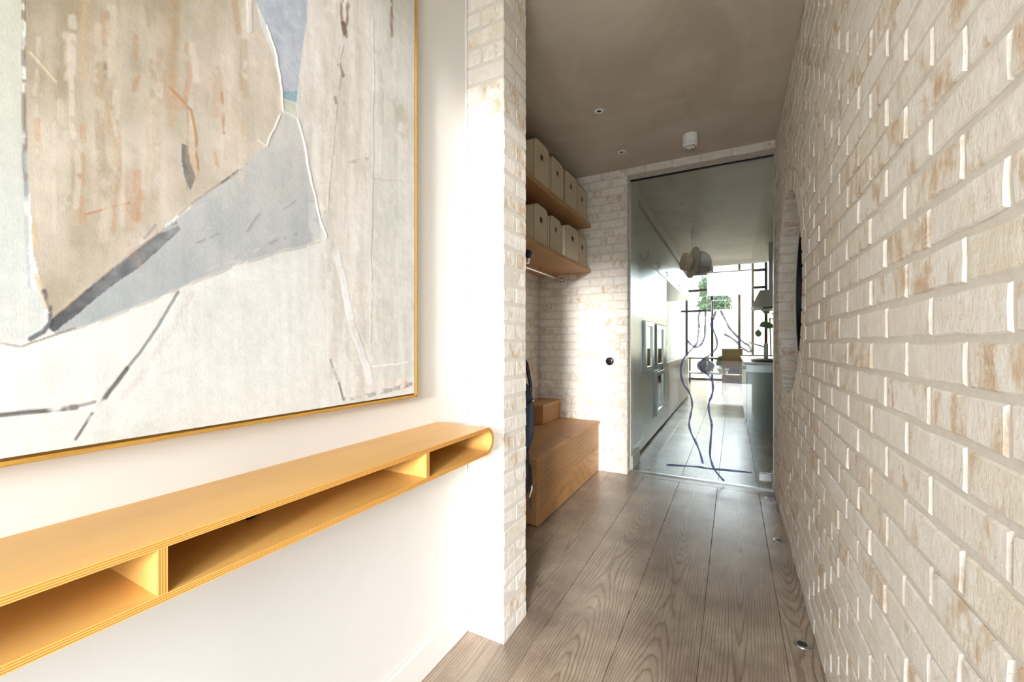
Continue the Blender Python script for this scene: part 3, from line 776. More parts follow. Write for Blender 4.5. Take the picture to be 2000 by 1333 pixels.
# ------------------------------------------------------------------ bench and step
bx = -1.115; by0 = 2.455; bz = .468
bench = empty('storage_bench', 'larch box bench with an overhanging lid against the brick end wall', 'bench')
MB().rbox(bx-.022, bx, by0, YE-.006, .008, .212, .0015).build('front_board', m_larch, bench)
MB().rbox(bx-.022, bx, by0, YE-.006, .2135, bz-.034, .0015).build('front_board', m_larch, bench)
MB().rbox(XA+.03, bx-.023, by0+.002, by0+.024, .008, .212, .0015).build('end_board', m_larch_end, bench)
MB().rbox(XA+.03, bx-.023, by0+.002, by0+.024, .2135, bz-.034, .0015).build('end_board', m_larch_end, bench)
for i, (a, b) in enumerate(((XA+.03, -1.41), (-1.409, bx+.012))):
    MB().rbox(a, b, by0-.012, YE-.006, bz-.034, bz, .004, 2).build('lid_board', m_larch_flat, bench)
MB().box(XA+.03, bx-.03, by0+.03, YE-.01, 0, .2).build('plinth', m_larch, bench)
st = empty('step_box', 'small larch step box sitting on the bench lid in the corner', 'step')
MB().rbox(XA+.008, -1.5, 3.40, YE-.008, bz+.0005, .615, .002).build('body', m_larch, st)
MB().rbox(XA+.008, -1.494, 3.392, YE-.008, .615, .646, .004, 2).build('top', m_larch_flat, st)

# ------------------------------------------------------------------ alcove shelves, rail, boxes
for (zt, lab) in ((1.90, 'lower thick larch shelf above the bench in the brick alcove'), (2.325, 'upper thick larch shelf beneath the plaster ceiling')):
    o = tag(MB().rbox(XA+.006, -1.189, 1.66, YE-.006, zt-.036, zt, .004, 2).build('wall_shelf', m_larch_flat), lab, 'shelf')
rail = tag(MB().tube([(-1.484, 1.645, 1.815), (-1.484, YE-.006, 1.815)], .0125, 14).build('coat_rail', m_chrome), 'chrome clothes rail hanging under the lower larch shelf', 'rail')
MB().lathe([(.001, YE-.026),(.024, YE-.026),(.024, YE-.005),(.001, YE-.005)], (-1.484, 0, 1.815), 18, 'y').build('end_socket', m_steel, rail)
for y in (2.3, 3.3): MB().box(-1.488, -1.480, y, y+.008, 1.82, 1.866).build('hanger', m_chrome, rail)

def storage_box(x1, y0, y1, z0, h, depth, label, group, rot=0.0):
    bo = empty('storage_box', label, 'box', group); cx, cy = x1-depth/2, (y0+y1)/2
    bo.location = (cx, cy, z0); bo.rotation_euler = (0, 0, rot)
    hw = (y1-y0)/2-.004; hx = depth/2
    r_ = .07; prof = [(-hw, 0), (hw, 0)]
    for k in range(7): an = math.pi/2*k/6; prof.append((hw-r_+r_*math.cos(an), h-.045+.045*math.sin(an)))
    for k in range(7): an = math.pi/2+math.pi/2*k/6; prof.append((-hw+r_+r_*math.cos(an), h-.045+.045*math.sin(an)))
    mb = MB(); n = len(prof); b = .004
    rings = [(-hx, 1), (hx-b, 1), (hx, .985)]
    vs = [(x, p[0]*s, h/2+(p[1]-h/2)*s) for x, s in rings for p in prof]
    fs = [[r0*n+i, r0*n+(i+1)%n, (r0+1)*n+(i+1)%n, (r0+1)*n+i] for r0 in range(2) for i in range(n)] + [list(range(n))[::-1]]
    mb.add(vs, fs, True)
    zc = h*.64; ow, oh = .023, .02
    outer = [(p[0]*.985, h/2+(p[1]-h/2)*.985) for p in prof]
    ang = sorted(set([math.atan2(q[1]-zc, q[0]) for q in outer] + [math.atan2(b_, a_) for a_ in (-ow, ow) for b_ in (-oh, oh)]))
    def hit_out(t):
        dx, dz = math.cos(t), math.sin(t)
        for k in range(n):
            (ax_, az_), (bx_, bz_) = outer[k], outer[(k+1)%n]; ex, ez = bx_-ax_, bz_-az_; den = dx*ez-dz*ex
            if abs(den) < 1e-12: continue
            u_ = (ax_*ez-(az_-zc)*ex)/den; v_ = (ax_*dz-(az_-zc)*dx)/den
            if u_ > 0 and -1e-6 <= v_ <= 1+1e-6: return (dx*u_, zc+dz*u_)
        return (dx*ow, zc+dz*oh)
    def hit_in(t):
        dx, dz = math.cos(t), math.sin(t); u_ = min(ow/abs(dx) if abs(dx) > 1e-9 else 9, oh/abs(dz) if abs(dz) > 1e-9 else 9); return (dx*u_, zc+dz*u_)
    A_ = [hit_out(t) for t in ang]; B_ = [hit_in(t) for t in ang]; m = len(ang)
    pv = [(hx, *q) for q in A_] + [(hx, *q) for q in B_] + [(hx-.002, *q) for q in B_] + [(hx-.002, *q) for q in A_]
    pf = [[r0*m+k, r0*m+(k+1)%m, (r0+1)*m+(k+1)%m, (r0+1)*m+k] for r0 in range(3) for k in range(m)]
    mb.add(pv, pf, False); mb.build('body', m_fabric, bo)
    loop = [(hx-.001, p[0]*.997, h/2+(p[1]-h/2)*.997) for p in prof]
    MB().tube(loop, .0028, 6, closed=True).build('piping', m_fabric_dk, bo)
    sr = MB(); sr.box(hx-.001, hx+.0015, -.036, .036, zc+oh, zc+.032).box(hx-.001, hx+.0015, -.036, .036, zc-.032, zc-oh)
    sr.box(hx-.001, hx+.0015, -.036, -ow, zc-oh, zc+oh).box(hx-.001, hx+.0015, ow, .036, zc-oh, zc+oh); sr.build('handle_surround', m_fabric, bo)
    MB().box(hx+.001, hx+.003, -.004, .001, zc-.028, zc-.01).build('label_tab', m_fabric, bo)
    return bo
nm = ['first', 'second', 'third', 'last']
ups = [2.566, 2.862, 3.163, 3.48, 3.80]
for i in range(4):
    lab = ('beige canvas box on the upper shelf, ' + ['end box on the coat peg side', 'second along from the coat peg side', 'beside the one touching the brick end wall', 'touching the brick end wall'][i])
    storage_box(-1.205 - (.012 if i == 3 else 0), ups[i]+.004, ups[i+1]-.012, 2.325, (.302, .292, .295, .285)[i], .42, lab, 'canvas boxes on the upper shelf', (.0, .02, -.015, .0)[i])
los = [2.592, 2.86, 3.14, 3.50, 3.79]
for i in range(4):
    lab = ('beige canvas box on the lower shelf, ' + ['end box on the coat peg side', 'second along from the coat peg side', 'pulled slightly forward of its neighbours', 'touching the brick end wall'][i])
    storage_box(-1.215 + (.02 if i == 2 else 0), los[i]+.004 + (.035 if i == 2 else 0), los[i+1]-.015, 1.90, (.282, .27, .275, .262)[i], .42, lab, 'canvas boxes on the lower shelf', (.0, .03, -.03, .0)[i])

# ------------------------------------------------------------------ coat hook, backpack
hk = at_y(1033, 497, 1.76)
hook = empty('coat_peg', 'black round knob coat peg behind the brick pillar', 'hook')
MB().lathe([(.0005, 1.735),(.014,1.736),(.0195,1.742),(.0205,1.752),(.018,1.762),(.010,1.767),(.0005,1.768)], (hk.x, 0, hk.z), 22, 'y').build('knob', m_black, hook)
MB().tube([(hk.x, YP1-.004, hk.z), (hk.x, 1.738, hk.z)], .006, 10).build('stem', m_blackmetal, hook)
MB().tube([(hk.x, YP1-.004, hk.z-.045), (hk.x, 1.72, hk.z-.047), (hk.x+.002, 1.752, hk.z-.043), (hk.x+.002, 1.756, hk.z-.02)], .0045, 8).build('lower_prong', m_stone, hook)
def make_backpack():
    bp = empty('backpack', 'navy blue backpack with dangling straps hanging behind the brick pillar', 'bag')
    cx, cy = -.965, 1.745
    prof = [(.0, 1.04, .03, .05), (.35, 1.02, .09, .055), (.8, .99, .118, .066), (1, .92, .132, .082), (1, .84, .138, .092), (.95, .76, .134, .09), (.8, .71, .12, .08), (.0, .69, .04, .05)]
    mb = MB(); vs = []; n = 20
    for (_, z, rx, ry) in prof:
        for k in range(n):
            a = 2*math.pi*k/n; c_, s_ = math.cos(a), math.sin(a)
            vs.append((cx+rx*math.copysign(abs(c_)**.6, c_), cy+ry*math.copysign(abs(s_)**.7, s_), z))
    fs = [[i*n+k, i*n+(k+1)%n, (i+1)*n+(k+1)%n, (i+1)*n+k] for i in range(len(prof)-1) for k in range(n)] + [list(range(n)), [(len(prof)-1)*n+k for k in range(n)][::-1]]
    mb.add(vs, fs, True); mb.build('body', m_navy, bp)
    MB().tube([(cx+.137*math.cos(a), cy+.096*math.sin(a), .925+.004*math.sin(3*a)) for a in np.linspace(0, 2*math.pi, 26)[:-1]], .006, 6, closed=True).build('zip_band', m_black, bp)
    MB().tube([(-.93, YP1-.004, 1.19), (-.90, 1.72, 1.185), (-.868, 1.775, 1.10), (-.850, 1.78, 1.0), (-.845, 1.77, .93)], [.008,.008,.009,.009,.007], 8).build('strap', m_black, bp)
    MB().tube([(-.93, YP1-.004, 1.19), (-.95, 1.72, 1.18), (-.97, 1.75, 1.1), (-.97, 1.74, 1.03)], .008, 8).build('strap', m_black, bp)
    MB().tube([(-.868, 1.776, .78), (-.862, 1.79, .71), (-.872, 1.79, .675), (-.885, 1.79, .70), (-.88, 1.785, .77)], .007, 8).build('loop_strap', m_navy, bp)
    mb = MB(); mb.tube([(-.9, 1.75, .72), (-.885, 1.76, .66), (-.865, 1.77, .60), (-.862, 1.77, .54), (-.875, 1.765, .50), (-.89, 1.76, .47)], [.02,.024,.026,.028,.024,.012], 10); mb.build('jacket_sleeve', m_black, bp)
    MB().tube([(-.872, 1.79, .70), (-.863, 1.795, .6), (-.858, 1.795, .5), (-.857, 1.795, .42), (-.853, 1.797, .40)], .0045, 8).build('webbing_tail', m_navy, bp)
    MB().tube([(-.858, 1.785, .60), (-.846, 1.79, .55), (-.848, 1.79, .50), (-.86, 1.79, .46)], .003, 6).build('pale_cord', m_stone, bp)
make_backpack()

# ------------------------------------------------------------------ wall controls
sw = empty('round_switch', 'round black dial switch on the brick end wall', 'switch')
p = at_y(1191, 706, YE-.005)
MB().lathe([(.0005,YE-.022),(.028,YE-.022),(.036,YE-.016),(.0365,YE-.004)], (p.x, 0, p.z), 28, 'y').build('plate', m_black, sw)
for a in (1.9, 3.7): MB().lathe([(.0003,YE-.0235),(.003,YE-.0235),(.003,YE-.021)], (p.x+.027*math.cos(a), 0, p.z+.027*math.sin(a)), 10, 'y').build('screw', m_steel, sw)
MB().lathe([(.0003,YE-.028),(.016,YE-.028),(.018,YE-.022)], (p.x, 0, p.z), 20, 'y').build('dial', m_blackmetal, sw)
sk = empty('double_socket', 'white double wall socket low on the brick end wall', 'socket')
p = at_y(1187.5, 879, YE-.006)
MB().rbox(p.x-.073, p.x+.073, YE-.014, YE-.003, p.z-.043, p.z+.043, .003).build('plate', m_white, sk)
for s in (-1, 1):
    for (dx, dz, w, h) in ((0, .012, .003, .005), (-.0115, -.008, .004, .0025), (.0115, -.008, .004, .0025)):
        MB().box(p.x+s*.037+dx-w, p.x+s*.037+dx+w, YE-.0148, YE-.0135, p.z+dz-h, p.z+dz+h).build('pin_slot_shade', m_dark, sk)  # dark plates on the face, painted shade of the pin holes

# ------------------------------------------------------------------ ceiling fittings
def downlight(u, v, label):
    q = at_z(u, v, ZC); o = empty('downlight', label, 'ceiling light', 'recessed downlights')
    MB().lathe([(.016, ZC-.0005),(.017,ZC-.004),(.027,ZC-.004),(.030,ZC+.001)], (q.x, q.y, 0), 24).build('trim_ring', m_trim, o)
    MB().lathe([(.0003, ZC-.0012),(.0165,ZC-.0012),(.0165,ZC+.002)], (q.x, q.y, 0), 20).build('lamp_recess', m_cut, o)
downlight(1170, 217, 'tiny recessed hall downlight between the boxes and the smoke alarm, farther from the glass door')
downlight(1214, 297, 'tiny recessed ceiling downlight just before the glass door')
downlight(1331, 399, 'tiny recessed kitchen ceiling downlight nearer the glass door')
downlight(1345, 437, 'tiny recessed kitchen ceiling downlight between another downlight and the smoke alarm')
def alarm(u, v, label):
    q = at_z(u, v, ZC); o = empty('smoke_alarm', label, 'smoke alarm', 'ceiling smoke alarms')
    MB().lathe([(.054,ZC+.001),(.054,ZC-.062),(.0525,ZC-.066)], (q.x,q.y,0), 32).build('base', m_trim, o)
    MB().lathe([(.05,ZC-.064),(.053,ZC-.068),(.052,ZC-.084),(.046,ZC-.091),(.0005,ZC-.093)], (q.x,q.y,0), 32).build('cover', m_trim, o)
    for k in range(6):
        a = k*math.pi/3+.3; MB().box(-.012, .012, -.0015, .0015, -.0015, .0015).build('vent_slot_shade', m_dark, o).location = (q.x+.038*math.cos(a), q.y+.038*math.sin(a), ZC-.0925)  # dark bars on the cover, painted shade of the vents
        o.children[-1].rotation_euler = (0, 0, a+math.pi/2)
alarm(1348, 264, 'white round smoke alarm on the ceiling before the glass door')
alarm(1357, 457, 'white round smoke alarm on the kitchen ceiling')

# ------------------------------------------------------------------ floor uplights
for i, (y, lab) in enumerate(((2.0, 'steel ring floor light, farthest from the glass door'), (2.978, 'steel ring floor light midway along the brick wall'), (3.752, 'steel ring floor light at the foot of the glass door'))):
    o = empty('floor_light', lab, 'floor light', 'recessed floor uplights'); c = (.243, y, 0)
    MB().lathe([(.017,.0012),(.020,.004),(.030,.0035),(.033,-.001)], c, 28).build('bezel', m_steel, o)
    MB().lathe([(.0003,.0016),(.0185,.0016),(.0185,-.002)], c, 24).build('lens', m_black, o)

# ------------------------------------------------------------------ kitchen shell
tag(MB().box(-2.0, XJ, YG, 4.33, -.02, ZC).build('wall_kitchen_stub', m_lacq), 'pale wall return just past the glass door', kind='structure')
tag(MB().rbox(XJ, XJ+.016, YG+.02, 4.34, 0, .13, .003).build('baseboard_kitchen', m_white), 'white baseboard just past the glass door', kind='structure')
tag(MB().rbox(XR-.014, XR, YG+.022, YG+.12, 0, .13, .003).build('baseboard_right', m_white), 'short white baseboard at the glass door pivot', kind='structure')
tag(MB().box(-2.0, -1.53, 4.33, 14.6, -.02, 3.9).build('wall_kitchen_left', m_white), 'white kitchen wall behind the cabinets', kind='structure')
wk = MB(); wk.box(2.6, 2.9, YG+.1, 14.6, -.02, 3.9)
tag(wk.build('wall_kitchen_right', m_white), 'white kitchen wall beyond the island', kind='structure')
rf = MB(); rf.box(-2.0, 3.0, 9.4, 14.8, 3.8, 3.95).box(-2.0, 3.0, 9.4, 9.6, ZC, 3.95)
tag(rf.build('ceiling_dining', m_white), 'white dining ceiling higher than the kitchen ceiling', kind='structure')
tag(MB().box(-1.55, -.862, 4.33, 10.2, 2.665, ZC+.001).build('trim_2', m_bulk), 'plaster bulkhead above the kitchen cabinets', kind='structure')
# cabinets
XF = -.89
YS = [4.335, 4.78, 5.42, 6.05, 6.64]
grp = 'pale lacquered kitchen cabinets'
def handle(parent, y, z):
    MB().tube([(XF+.0, y, z+.03), (XF+.024, y, z+.032), (XF+.03, y, z), (XF+.026, y, z-.03), (XF+.012, y, z-.045)], .006, 8).build('handle', m_steel, parent)
ul = [(4.335, 5.06, 'pale upper cabinet door beside the wall return by the glass door'), (5.06, 5.85, 'pale upper cabinet above the single oven'), (5.85, 6.64, 'pale upper cabinet above the stacked ovens'), (6.64, 8.3, 'long pale upper cabinet starting at the worktop niche'), (8.3, 10.15, 'long pale upper cabinet ending at the dining room')]
for (a, b, lab) in ul:
    c = empty('upper_cabinet', lab, 'cabinet', grp)
    MB().box(-1.5, XF-.02, a, b, 2.156, 2.652).build('body', m_lacq, c)
    d = MB().rbox(XF-.02, XF, a+.002, b-.002, 2.158, 2.65, .0015).build('door', m_lacq, c)
    handle(d, b-.12, 2.22)
# tall units and ovens
tl = [(4.335, 4.76, 'narrow pale tall cabinet next to the wall return'), (4.76, 5.40, 'pale tall cabinet housing the single oven'), (5.40, 6.64, 'pale tall cabinet housing the two stacked ovens')]
for i, (a, b, lab) in enumerate(tl):
    c = empty('tall_cabinet', lab, 'cabinet', grp)
    MB().box(-1.5, XF-.02, a, b, .06, 2.150).build('body', m_lacq, c)
    MB().box(-1.5, XF-.05, a, b, 0, .06).build('plinth', m_lacq, c)
    if i == 0:
        MB().rbox(XF-.02, XF, a+.002, b-.002, .865, 2.149, .0015).build('door', m_lacq, c); d = MB().rbox(XF-.02, XF, a+.002, b-.002, .03, .85, .0015).build('door', m_lacq, c)
        MB().rbox(XF-.02, XF+.012, a+.04, b-.06, .838, .862, .002).build('pull_ledge', m_white, d)
    elif i == 1:
        MB().rbox(XF-.019, XF, a+.002, b-.002, 1.452, 2.149, .0015).build('door', m_lacq, c); MB().rbox(XF-.02, XF, a+.002, b-.002, .03, .86, .0015).build('door', m_lacq, c)
    else:
        MB().rbox(XF-.019, XF, a+.002, b-.002, 1.452, 2.149, .0015).build('door', m_lacq, c); MB().rbox(XF-.02, XF, a+.002, b-.002, .03, .25, .0015).build('drawer', m_lacq, c)
        MB().rbox(XF-.02, XF, 6.28, b-.002, .26, 1.44, .0015).build('filler_panel', m_lacq, c); MB().rbox(XF-.02, XF, a+.002, 5.56, .26, 1.44, .0015).build('filler_panel', m_lacq, c)
def oven(y0, y1, z0, z1, lab):
    o = empty('oven', lab, 'oven', 'built-in mirror ovens'); w = .1 if True else 0; e = .028
    MB().box(XF-.019, XF+.001, y0, y1, z0, z1).build('body', m_oven, o)
    fr = MB(); x0, x1 = XF, XF+e; fy = .10
    fr.rbox(x0, x1, y0, y0+fy, z0, z1, .002); 
    fr.build('frame_stile', m_oven, o)
    MB().rbox(x0, x1, y1-fy*1.3, y1, z0, z1, .002).build('frame_stile', m_oven, o)
    MB().rbox(x0, x1-.001, y0+fy, y1-fy*1.3, z0, z0+.055, .002).build('frame_rail', m_oven, o)
    MB().rbox(x0, x1-.001, y0+fy, y1-fy*1.3, z1-.055, z1, .002).build('frame_rail', m_oven, o)
    MB().box(x0, x0+.012, y0+fy, y1-fy*1.3, z0+.055, z1-.055).build('mirror_panel', m_mirror, o)
oven(4.79, 5.37, .868, 1.446, 'single steel framed mirror oven at chest height')
oven(5.57, 6.27, .868, 1.435, 'upper steel framed mirror oven of the stacked pair')
oven(5.57, 6.27, .262, .822, 'lower steel framed mirror oven of the stacked pair')
# base units and worktop
bl = [(6.645, 7.5, 'pale base cabinet beside the stacked ovens'), (7.5, 8.35, 'pale base cabinet second from the stacked ovens'), (8.35, 9.2, 'pale base cabinet third from the stacked ovens'), (9.2, 10.15, 'pale base cabinet at the dining room end')]
for (a, b, lab) in bl:
    c = empty('base_cabinet', lab, 'cabinet', grp)
    MB().box(-1.5, XF-.02, a, b, .06, .862).build('body', m_lacq, c); MB().box(-1.5, XF-.05, a, b, 0, .06).build('plinth', m_lacq, c)
    MB().rbox(XF-.02, XF, a+.002, b-.002, .03, .845, .0015).build('door', m_lacq, c)
tag(MB().rbox(-1.5, XF+.012, 6.642, 10.16, .863, .9, .003).build('worktop', m_stone), 'white stone worktop along the base cabinets', 'worktop')
tag(MB().box(-1.5, -1.482, 6.642, 10.16, .9, 2.155).build('splashback', m_stone), 'pale stone splashback behind the worktop', 'splashback')
cm = empty('coffee_machine', 'dark coffee grinder on the white worktop by the ovens', 'coffee machine')
c0 = (-1.02, 7.05)
MB().rbox(c0[0]-.08, c0[0]+.08, c0[1]-.08, c0[1]+.08, .9, .935, .004).build('base', m_black, cm)
MB().rbox(c0[0]-.07, c0[0]-.02, c0[1]-.06, c0[1]+.06, .935, 1.22, .006).build('column', m_steel, cm)
MB().rbox(c0[0]-.07, c0[0]+.075, c0[1]-.07, c0[1]+.07, 1.15, 1.27, .01).build('head', m_black, cm)
MB().lathe([(.001,.94),(.045,.94),(.055,1.06),(.05,1.07)], (c0[0]+.03, c0[1], 0), 18).build('jug', m_winglass, cm)

# ------------------------------------------------------------------ island, tap, hood
isl = empty('kitchen_island', 'steel kitchen island with dark basin beyond the glass door', 'island')
IX, IY0, IY1 = .145, 6.5, 9.6
MB().rbox(IX+.03, 1.25, IY0+.03, IY1-.02, 0.0, .80, .003).build('carcass', m_isl, isl)
for i in range(4):
    a = IY0+.04+i*.76; d = MB().rbox(IX+.008, IX+.03, a, a+.75, .12, .80, .002).build('door', m_lacq, isl)
MB().rbox(IX+.02, 1.24, IY0+.008, IY0+.03, .0, .80, .002).build('end_panel', m_isl, isl)
MB().rbox(IX+.01, 1.25, IY0+.005, IY1, .80, .90, .003).build('steel_upstand', m_steel, isl)
MB().rbox(IX-.015, 1.27, IY0-.015, IY1+.015, .9, .935, .003).build('worktop', m_stone, isl)
MB().lathe([(.24,.936),(.25,.968),(.235,.97),(.22,.945),(.001,.94)], (.47, IY0+.32, 0), 30).build('basin', m_blackmetal, isl)
for k in range(2): MB().lathe([(.001, -.02),(.02,-.02),(.024,0.03),(.001,.03)], (IX-.01, IY0+.16+k*.14, .85), 14, 'x').build('knob', m_steel, isl)
tp = at_y(1496, 690, 7.4)
tap = tag(MB().tube([(tp.x, 7.4, .9352), (tp.x, 7.4, 1.19)], .03, 14).build('kitchen_tap', m_chrome), 'chrome pillar tap with a long spout on the island', 'tap')
MB().tube([(tp.x, 7.4, 1.13), (tp.x-.12, 7.4, 1.17), (tp.x-.23, 7.4, 1.205)], .011, 10).build('spout', m_chrome, tap)
hood = empty('extractor_hood', 'white slanted extractor hood hung over the island', 'hood')
ha = at_y(1468, 598, 7.6); hbm = at_y(1484, 567, 7.6)
MB().prism([(ha.x, ha.z), (ha.x+.04, ha.z-.03), (1.0, ha.z+.0), (1.0, hbm.z), (hbm.x, hbm.z)], 'y', 7.6, 8.3).build('canopy', m_white, hood)
MB().box(hbm.x+.05, .98, 7.62, 8.28, ha.z-.045, ha.z-.018).build('filter_panel', m_black, hood)
MB().box(.5, .78, 7.75, 8.05, hbm.z-.01, ZC).build('duct', m_steel, hood)

# ------------------------------------------------------------------ straw hat and smoked pendant
def px(u, v, Y): return at_y(u, v, Y)
HY = 6.15; hc = px(1352, 513, HY)
hat = empty('straw_hat', 'straw boater hat with a dark band hung beside the kitchen cabinets', 'hat')
ax = Vector((.9, .44, -.12)).normalized(); rot = Vector((0,0,1)).rotation_difference(ax).to_matrix().to_4x4()
def lathe_at(prof, n, name, mat, parent):
    mb = MB().lathe(prof, (0,0,0), n); o = mb.build(name, mat, parent); o.matrix_local = Matrix.Translation(hc) @ rot; return o
lathe_at([(.001,-.135),(.1,-.134),(.118,-.125),(.128,-.0)], 30, 'crown', m_straw, hat)
lathe_at([(.1285,-.048),(.131,-.045),(.1315,-.01),(.1295,-.004)], 30, 'band', m_black, hat)
lathe_at([(.12,0),(.128,.004),(.215,.012),(.217,.007),(.128,-.001)], 36, 'brim', m_straw, hat)
PY = 7.15; pc = px(1368, 531, PY); pt = px(1368, 491, PY)
pend = empty('pendant_lamp', 'smoked glass dome pendant lamp behind the straw hat', 'pendant lamp')
hh = pt.z-pc.z; pr = .165
prof = [(pr,0),(pr,hh*.45)] + [(pr*math.cos(a)+.0005, hh*.45+hh*.55*math.sin(a)) for a in np.linspace(.1, math.pi/2, 12)]
MB().lathe(prof, (pc.x, PY, pc.z), 36).build('dome', m_smoke, pend)
MB().lathe([(pr+.001,0),(pr+.003,.0),(pr+.003,.06),(pr+.001,.06)], (pc.x, PY, pc.z), 36).build('rim_band', m_blackmetal, pend)
MB().lathe([(.001,.06),(.03,.08),(.035,.14),(.02,.2),(.02,hh+.001),(.001,hh+.001)], (pc.x, PY, pc.z), 16).build('lamp_holder', m_stone, pend)
MB().tube([(pc.x, PY, pt.z-.005), (pc.x, PY, ZC)], .003, 6).build('cord', m_stone, pend)
MB().tube([hc+Vector((0,0,.11)), hc+Vector((-.0,.0,.3)), (hc.x, HY, ZC)], .003, 6).build('hanging_cord', m_straw, hat)

# ------------------------------------------------------------------ dining end
ch = empty('dining_chair', 'tan wooden dining chair beside the low table', 'chair')
cx, cy = -.02, 10.95
for (sx, sy) in ((-1,-1),(1,-1),(-1,1),(1,1)):
    MB().tube([(cx+sx*.17, cy+sy*.18, .44), (cx+sx*.2, cy+sy*.21, 0)], [.022,.015], 10).build('leg', m_chairwood, ch)
MB().rbox(cx-.21, cx+.21, cy-.21, cy+.21, .43, .46, .01, 2).build('seat', m_chairwood, ch)
mb = MB(); vs = []
for i in range(9):
    a = (i/8-.5)*1.0
    for z_, lean in ((.62, 0), (1.06, .06)):
        for th in (0, .02): vs.append((cx+.21*math.sin(a)/math.sin(.5), cy-.24+.1*(1-math.cos(a))*-1-lean+th+.06, z_))
fs = []
for i in range(8): b = i*4; fs += [[b,b+4,b+6,b+2],[b+1,b+3,b+7,b+5],[b+2,b+6,b+7,b+3],[b,b+1,b+5,b+4]]
fs += [[0,2,3,1],[32,33,35,34]]
mb.add(vs, fs, True).build('backrest', m_chairwood, ch)
for s in (-1, 1): MB().tube([(cx+s*.16, cy-.18, .44), (cx+s*.17, cy-.2, .7)], .013, 8).build('back_post', m_chairwood, ch)
tb = empty('dining_table', 'dark walnut dining table under the garden window', 'table')
tx0, tx1, ty0, ty1 = -1.25, -.2, 12.9, 13.9
MB().rbox(tx0, tx1, ty0, ty1, .74, .78, .005).build('tabletop', m_walnut, tb)
for x in (tx0+.05, tx1-.08):
    for y in (ty0+.05, ty1-.1): MB().rbox(x, x+.05, y, y+.05, 0, .74, .004).build('leg', m_walnut, tb)
lt = empty('low_table', 'low white table in front of the walnut dining table', 'table')
MB().rbox(-1.2, -.12, 11.6, 12.3, .40, .44, .006).build('tabletop', m_stone, lt)
for (x, y) in ((-1.15,11.65),(-.2,11.65),(-1.15,12.2),(-.2,12.2)): MB().rbox(x, x+.05, y, y+.05, 0, .40, .004).build('leg', m_walnut, lt)
v0 = px(1378, 715, 11.9)
tag(MB().lathe([(.001,0),(.1,0),(.19,.08),(.22,.17),(.18,.26),(.09,.31),(.08,.34),(.1,.36),(.09,.36),(.07,.34),(.001,.33)], (v0.x, 11.9, .44), 28).build('round_vase', m_ceramic), 'round dark grey ceramic vase on the low white table', 'vase')
def leafy(name, c, n, rad, hgt, leaf, mat, parent, seed, flat=1.0):
    rr = random.Random(seed); mb = MB()
    for i in range(n):
        th = rr.uniform(0, 2*math.pi); ph = math.acos(rr.uniform(-1, 1)); q = rr.random()**.45
        p = Vector((math.sin(ph)*math.cos(th)*rad*q, math.sin(ph)*math.sin(th)*rad*q*flat, math.cos(ph)*hgt*q)) + Vector(c)
        d = Vector((rr.uniform(-1,1), rr.uniform(-1,1), rr.uniform(-.6,1))).normalized(); s = Vector((rr.uniform(-1,1), rr.uniform(-1,1), rr.uniform(-1,1))).cross(d).normalized()
        k = leaf*rr.uniform(.6,1.2); nn = d.cross(s)*k*.15
        mb.add([p, p+d*k*.5+s*k*.28+nn, p+d*k, p+d*k*.5-s*k*.28+nn], [[0,1,2],[0,2,3]])
    me = bpy.data.meshes.new(name); me.from_pydata(mb.v, [], mb.f); me.update(); me.materials.append(mat); return tag(link(name, me, parent), kind='stuff')
pp = px(1412, 708, 11.9)
pl = empty('potted_plant', 'bushy green potted plant in a white bowl on the low table', 'plant')
MB().lathe([(.001,0),(.08,0),(.13,.05),(.15,.1),(.14,.1),(.12,.06),(.001,.06)], (pp.x, 11.9, .44), 24).build('bowl', m_stone, pl)
leafy('foliage', (pp.x, 11.9, .7), 700, .16, .16, .07, m_green, pl, 3)
MB().tube([(pp.x, 11.9, .5), (pp.x+.01, 11.9, .6), (pp.x, 11.9, .72)], .012, 6).build('stem', m_bark, pl)
bn = empty('navy_bench_seat', 'navy cushioned bench seat under the garden window', 'bench')
MB().rbox(-.18, 1.4, 13.3, 13.95, 0, .4, .01).build('base', m_walnut, bn); MB().rbox(-.18, 1.4, 13.28, 13.95, .4, .52, .03, 2).build('seat_cushion', m_navy, bn); MB().rbox(-.18, 1.4, 13.8, 13.95, .52, .85, .03, 2).build('back_cushion', m_navy, bn)
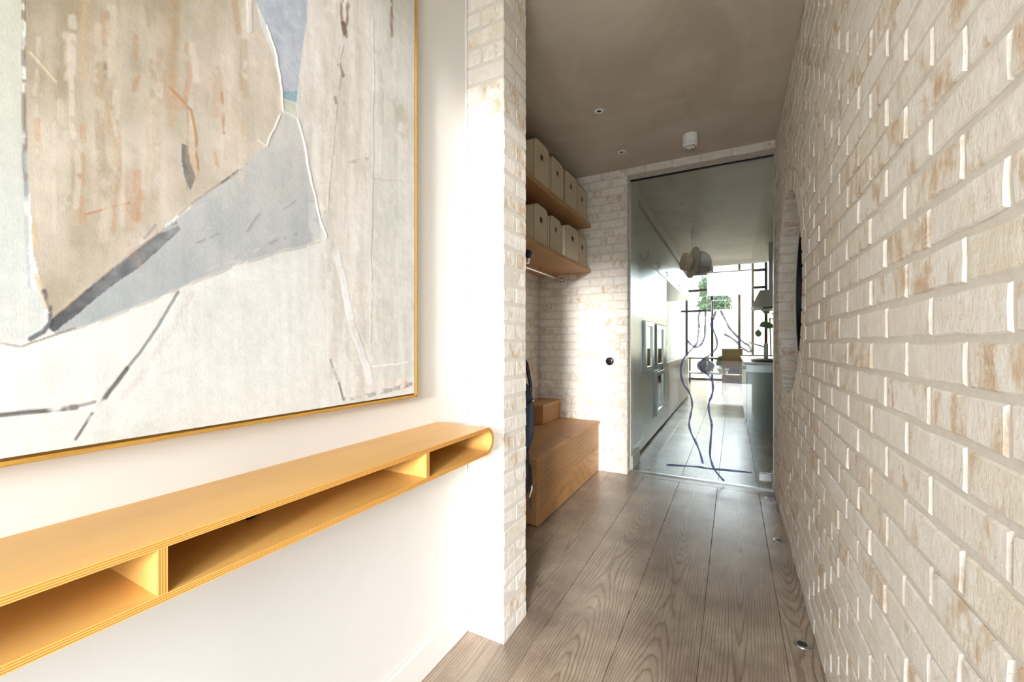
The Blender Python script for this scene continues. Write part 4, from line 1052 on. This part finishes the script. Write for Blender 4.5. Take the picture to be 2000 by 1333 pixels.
# tall plant by the window
tpn = empty('climbing_plant', 'green leafy plant hanging near the island tap', 'plant'); tq = px(1502, 614, 9.2)
MB().lathe([(.001,0),(.14,0),(.17,.3),(.155,.3),(.001,.28)], (tq.x+.1, 9.95, 0), 24).build('pot', m_ceramic, tpn)
MB().tube([(tq.x+.1, 9.95, .28), (tq.x+.08, 9.95, 1.0), (tq.x+.06, 9.9, 1.7)], .012, 8).build('stem', m_bark, tpn)
for i in range(11):
    rr = random.Random(50+i); p = Vector((tq.x+.06+rr.uniform(-.22,.2), 9.9+rr.uniform(-.15,.15), 1.75+rr.uniform(-.28,.22))); d = Vector((rr.uniform(-1,1), rr.uniform(-.5,.3), rr.uniform(-.8,.6))).normalized(); s = d.cross(Vector((.2,1,.3))).normalized(); k = .2
    nn = d.cross(s)*.02
    MB().add([p, p+d*k*.3+s*k*.3+nn, p+d*k*.7+s*k*.26+nn, p+d*k, p+d*k*.7-s*k*.26+nn, p+d*k*.3-s*k*.3+nn, p+d*k*.5], [[0,1,6],[1,2,6],[2,3,6],[3,4,6],[4,5,6],[5,0,6]], True).build('leaf', m_green, tpn)
    MB().tube([(tq.x+.06, 9.9, 1.68), p], .004, 5).build('leaf_stalk', m_green, tpn)

# ------------------------------------------------------------------ garden glazing
gw = empty('window_2', 'tall garden glazing with dark bars at the dining end', None, None, 'structure'); YW = 14.5
zt = 3.8
mull = [(1341, m_blackmetal), (1391, m_blackmetal), (1444, m_walnut), (1470, m_walnut), (1496, m_blackmetal)]  # brown middle post stands in for the front door's reflection in the glass
xsM = [-1.5] + [px(u, 600, YW).x for u, _ in mull] + [2.6]
for (u, mt) in mull:
    x = px(u, 600, YW).x; MB().box(x-.035, x+.035, YW-.04, YW+.04, 0, zt).build('mullion_and_reflection', mt, gw)
zb1 = px(1400, 566, YW).z; zb2 = px(1465, 529, YW).z
for z_ in (.04, zb1, zb2, zt-.04): MB().box(-1.5, 2.6, YW-.035, YW+.035, z_-.04, z_+.04).build('transom', m_blackmetal, gw)
zl = px(1356, 608, YW).z
MB().box(-1.5, px(1391, 600, YW).x, YW-.03, YW+.03, zl-.035, zl+.035).build('transom', m_blackmetal, gw)
for i in range(len(xsM)-1):
    MB().box(xsM[i]+.02, xsM[i+1]-.02, YW-.004, YW+.004, .05, zt-.05).build('pane', m_winglass, gw)
tag(MB().box(-8, 9, 14.6, 26, -.2, -.03).build('garden_ground', m_paving), 'pale paved garden beyond the glazing', kind='structure')
tag(MB().box(-8, 9, 17, 17.3, -.1, 2.42).build('garden_wall', m_cream), 'cream rendered garden wall beyond the glazing', kind='structure')
tr = empty('garden_tree', 'bushy green tree rising behind the cream garden wall', 'tree'); tc0 = px(1392, 580, 18.6)
MB().tube([(tc0.x, 18.6, -.05), (tc0.x+.05, 18.6, 1.5), (tc0.x, 18.6, 2.9)], [.12,.09,.05], 10).build('trunk', m_bark, tr)
leafy('foliage', (tc0.x+.05, 18.6, 2.75), 2600, .62, .62, .15, m_treegreen, tr, 8)
leafy('upper_foliage', (tc0.x-.1, 18.6, 3.45), 1500, .42, .45, .15, m_treegreen, tr, 9)
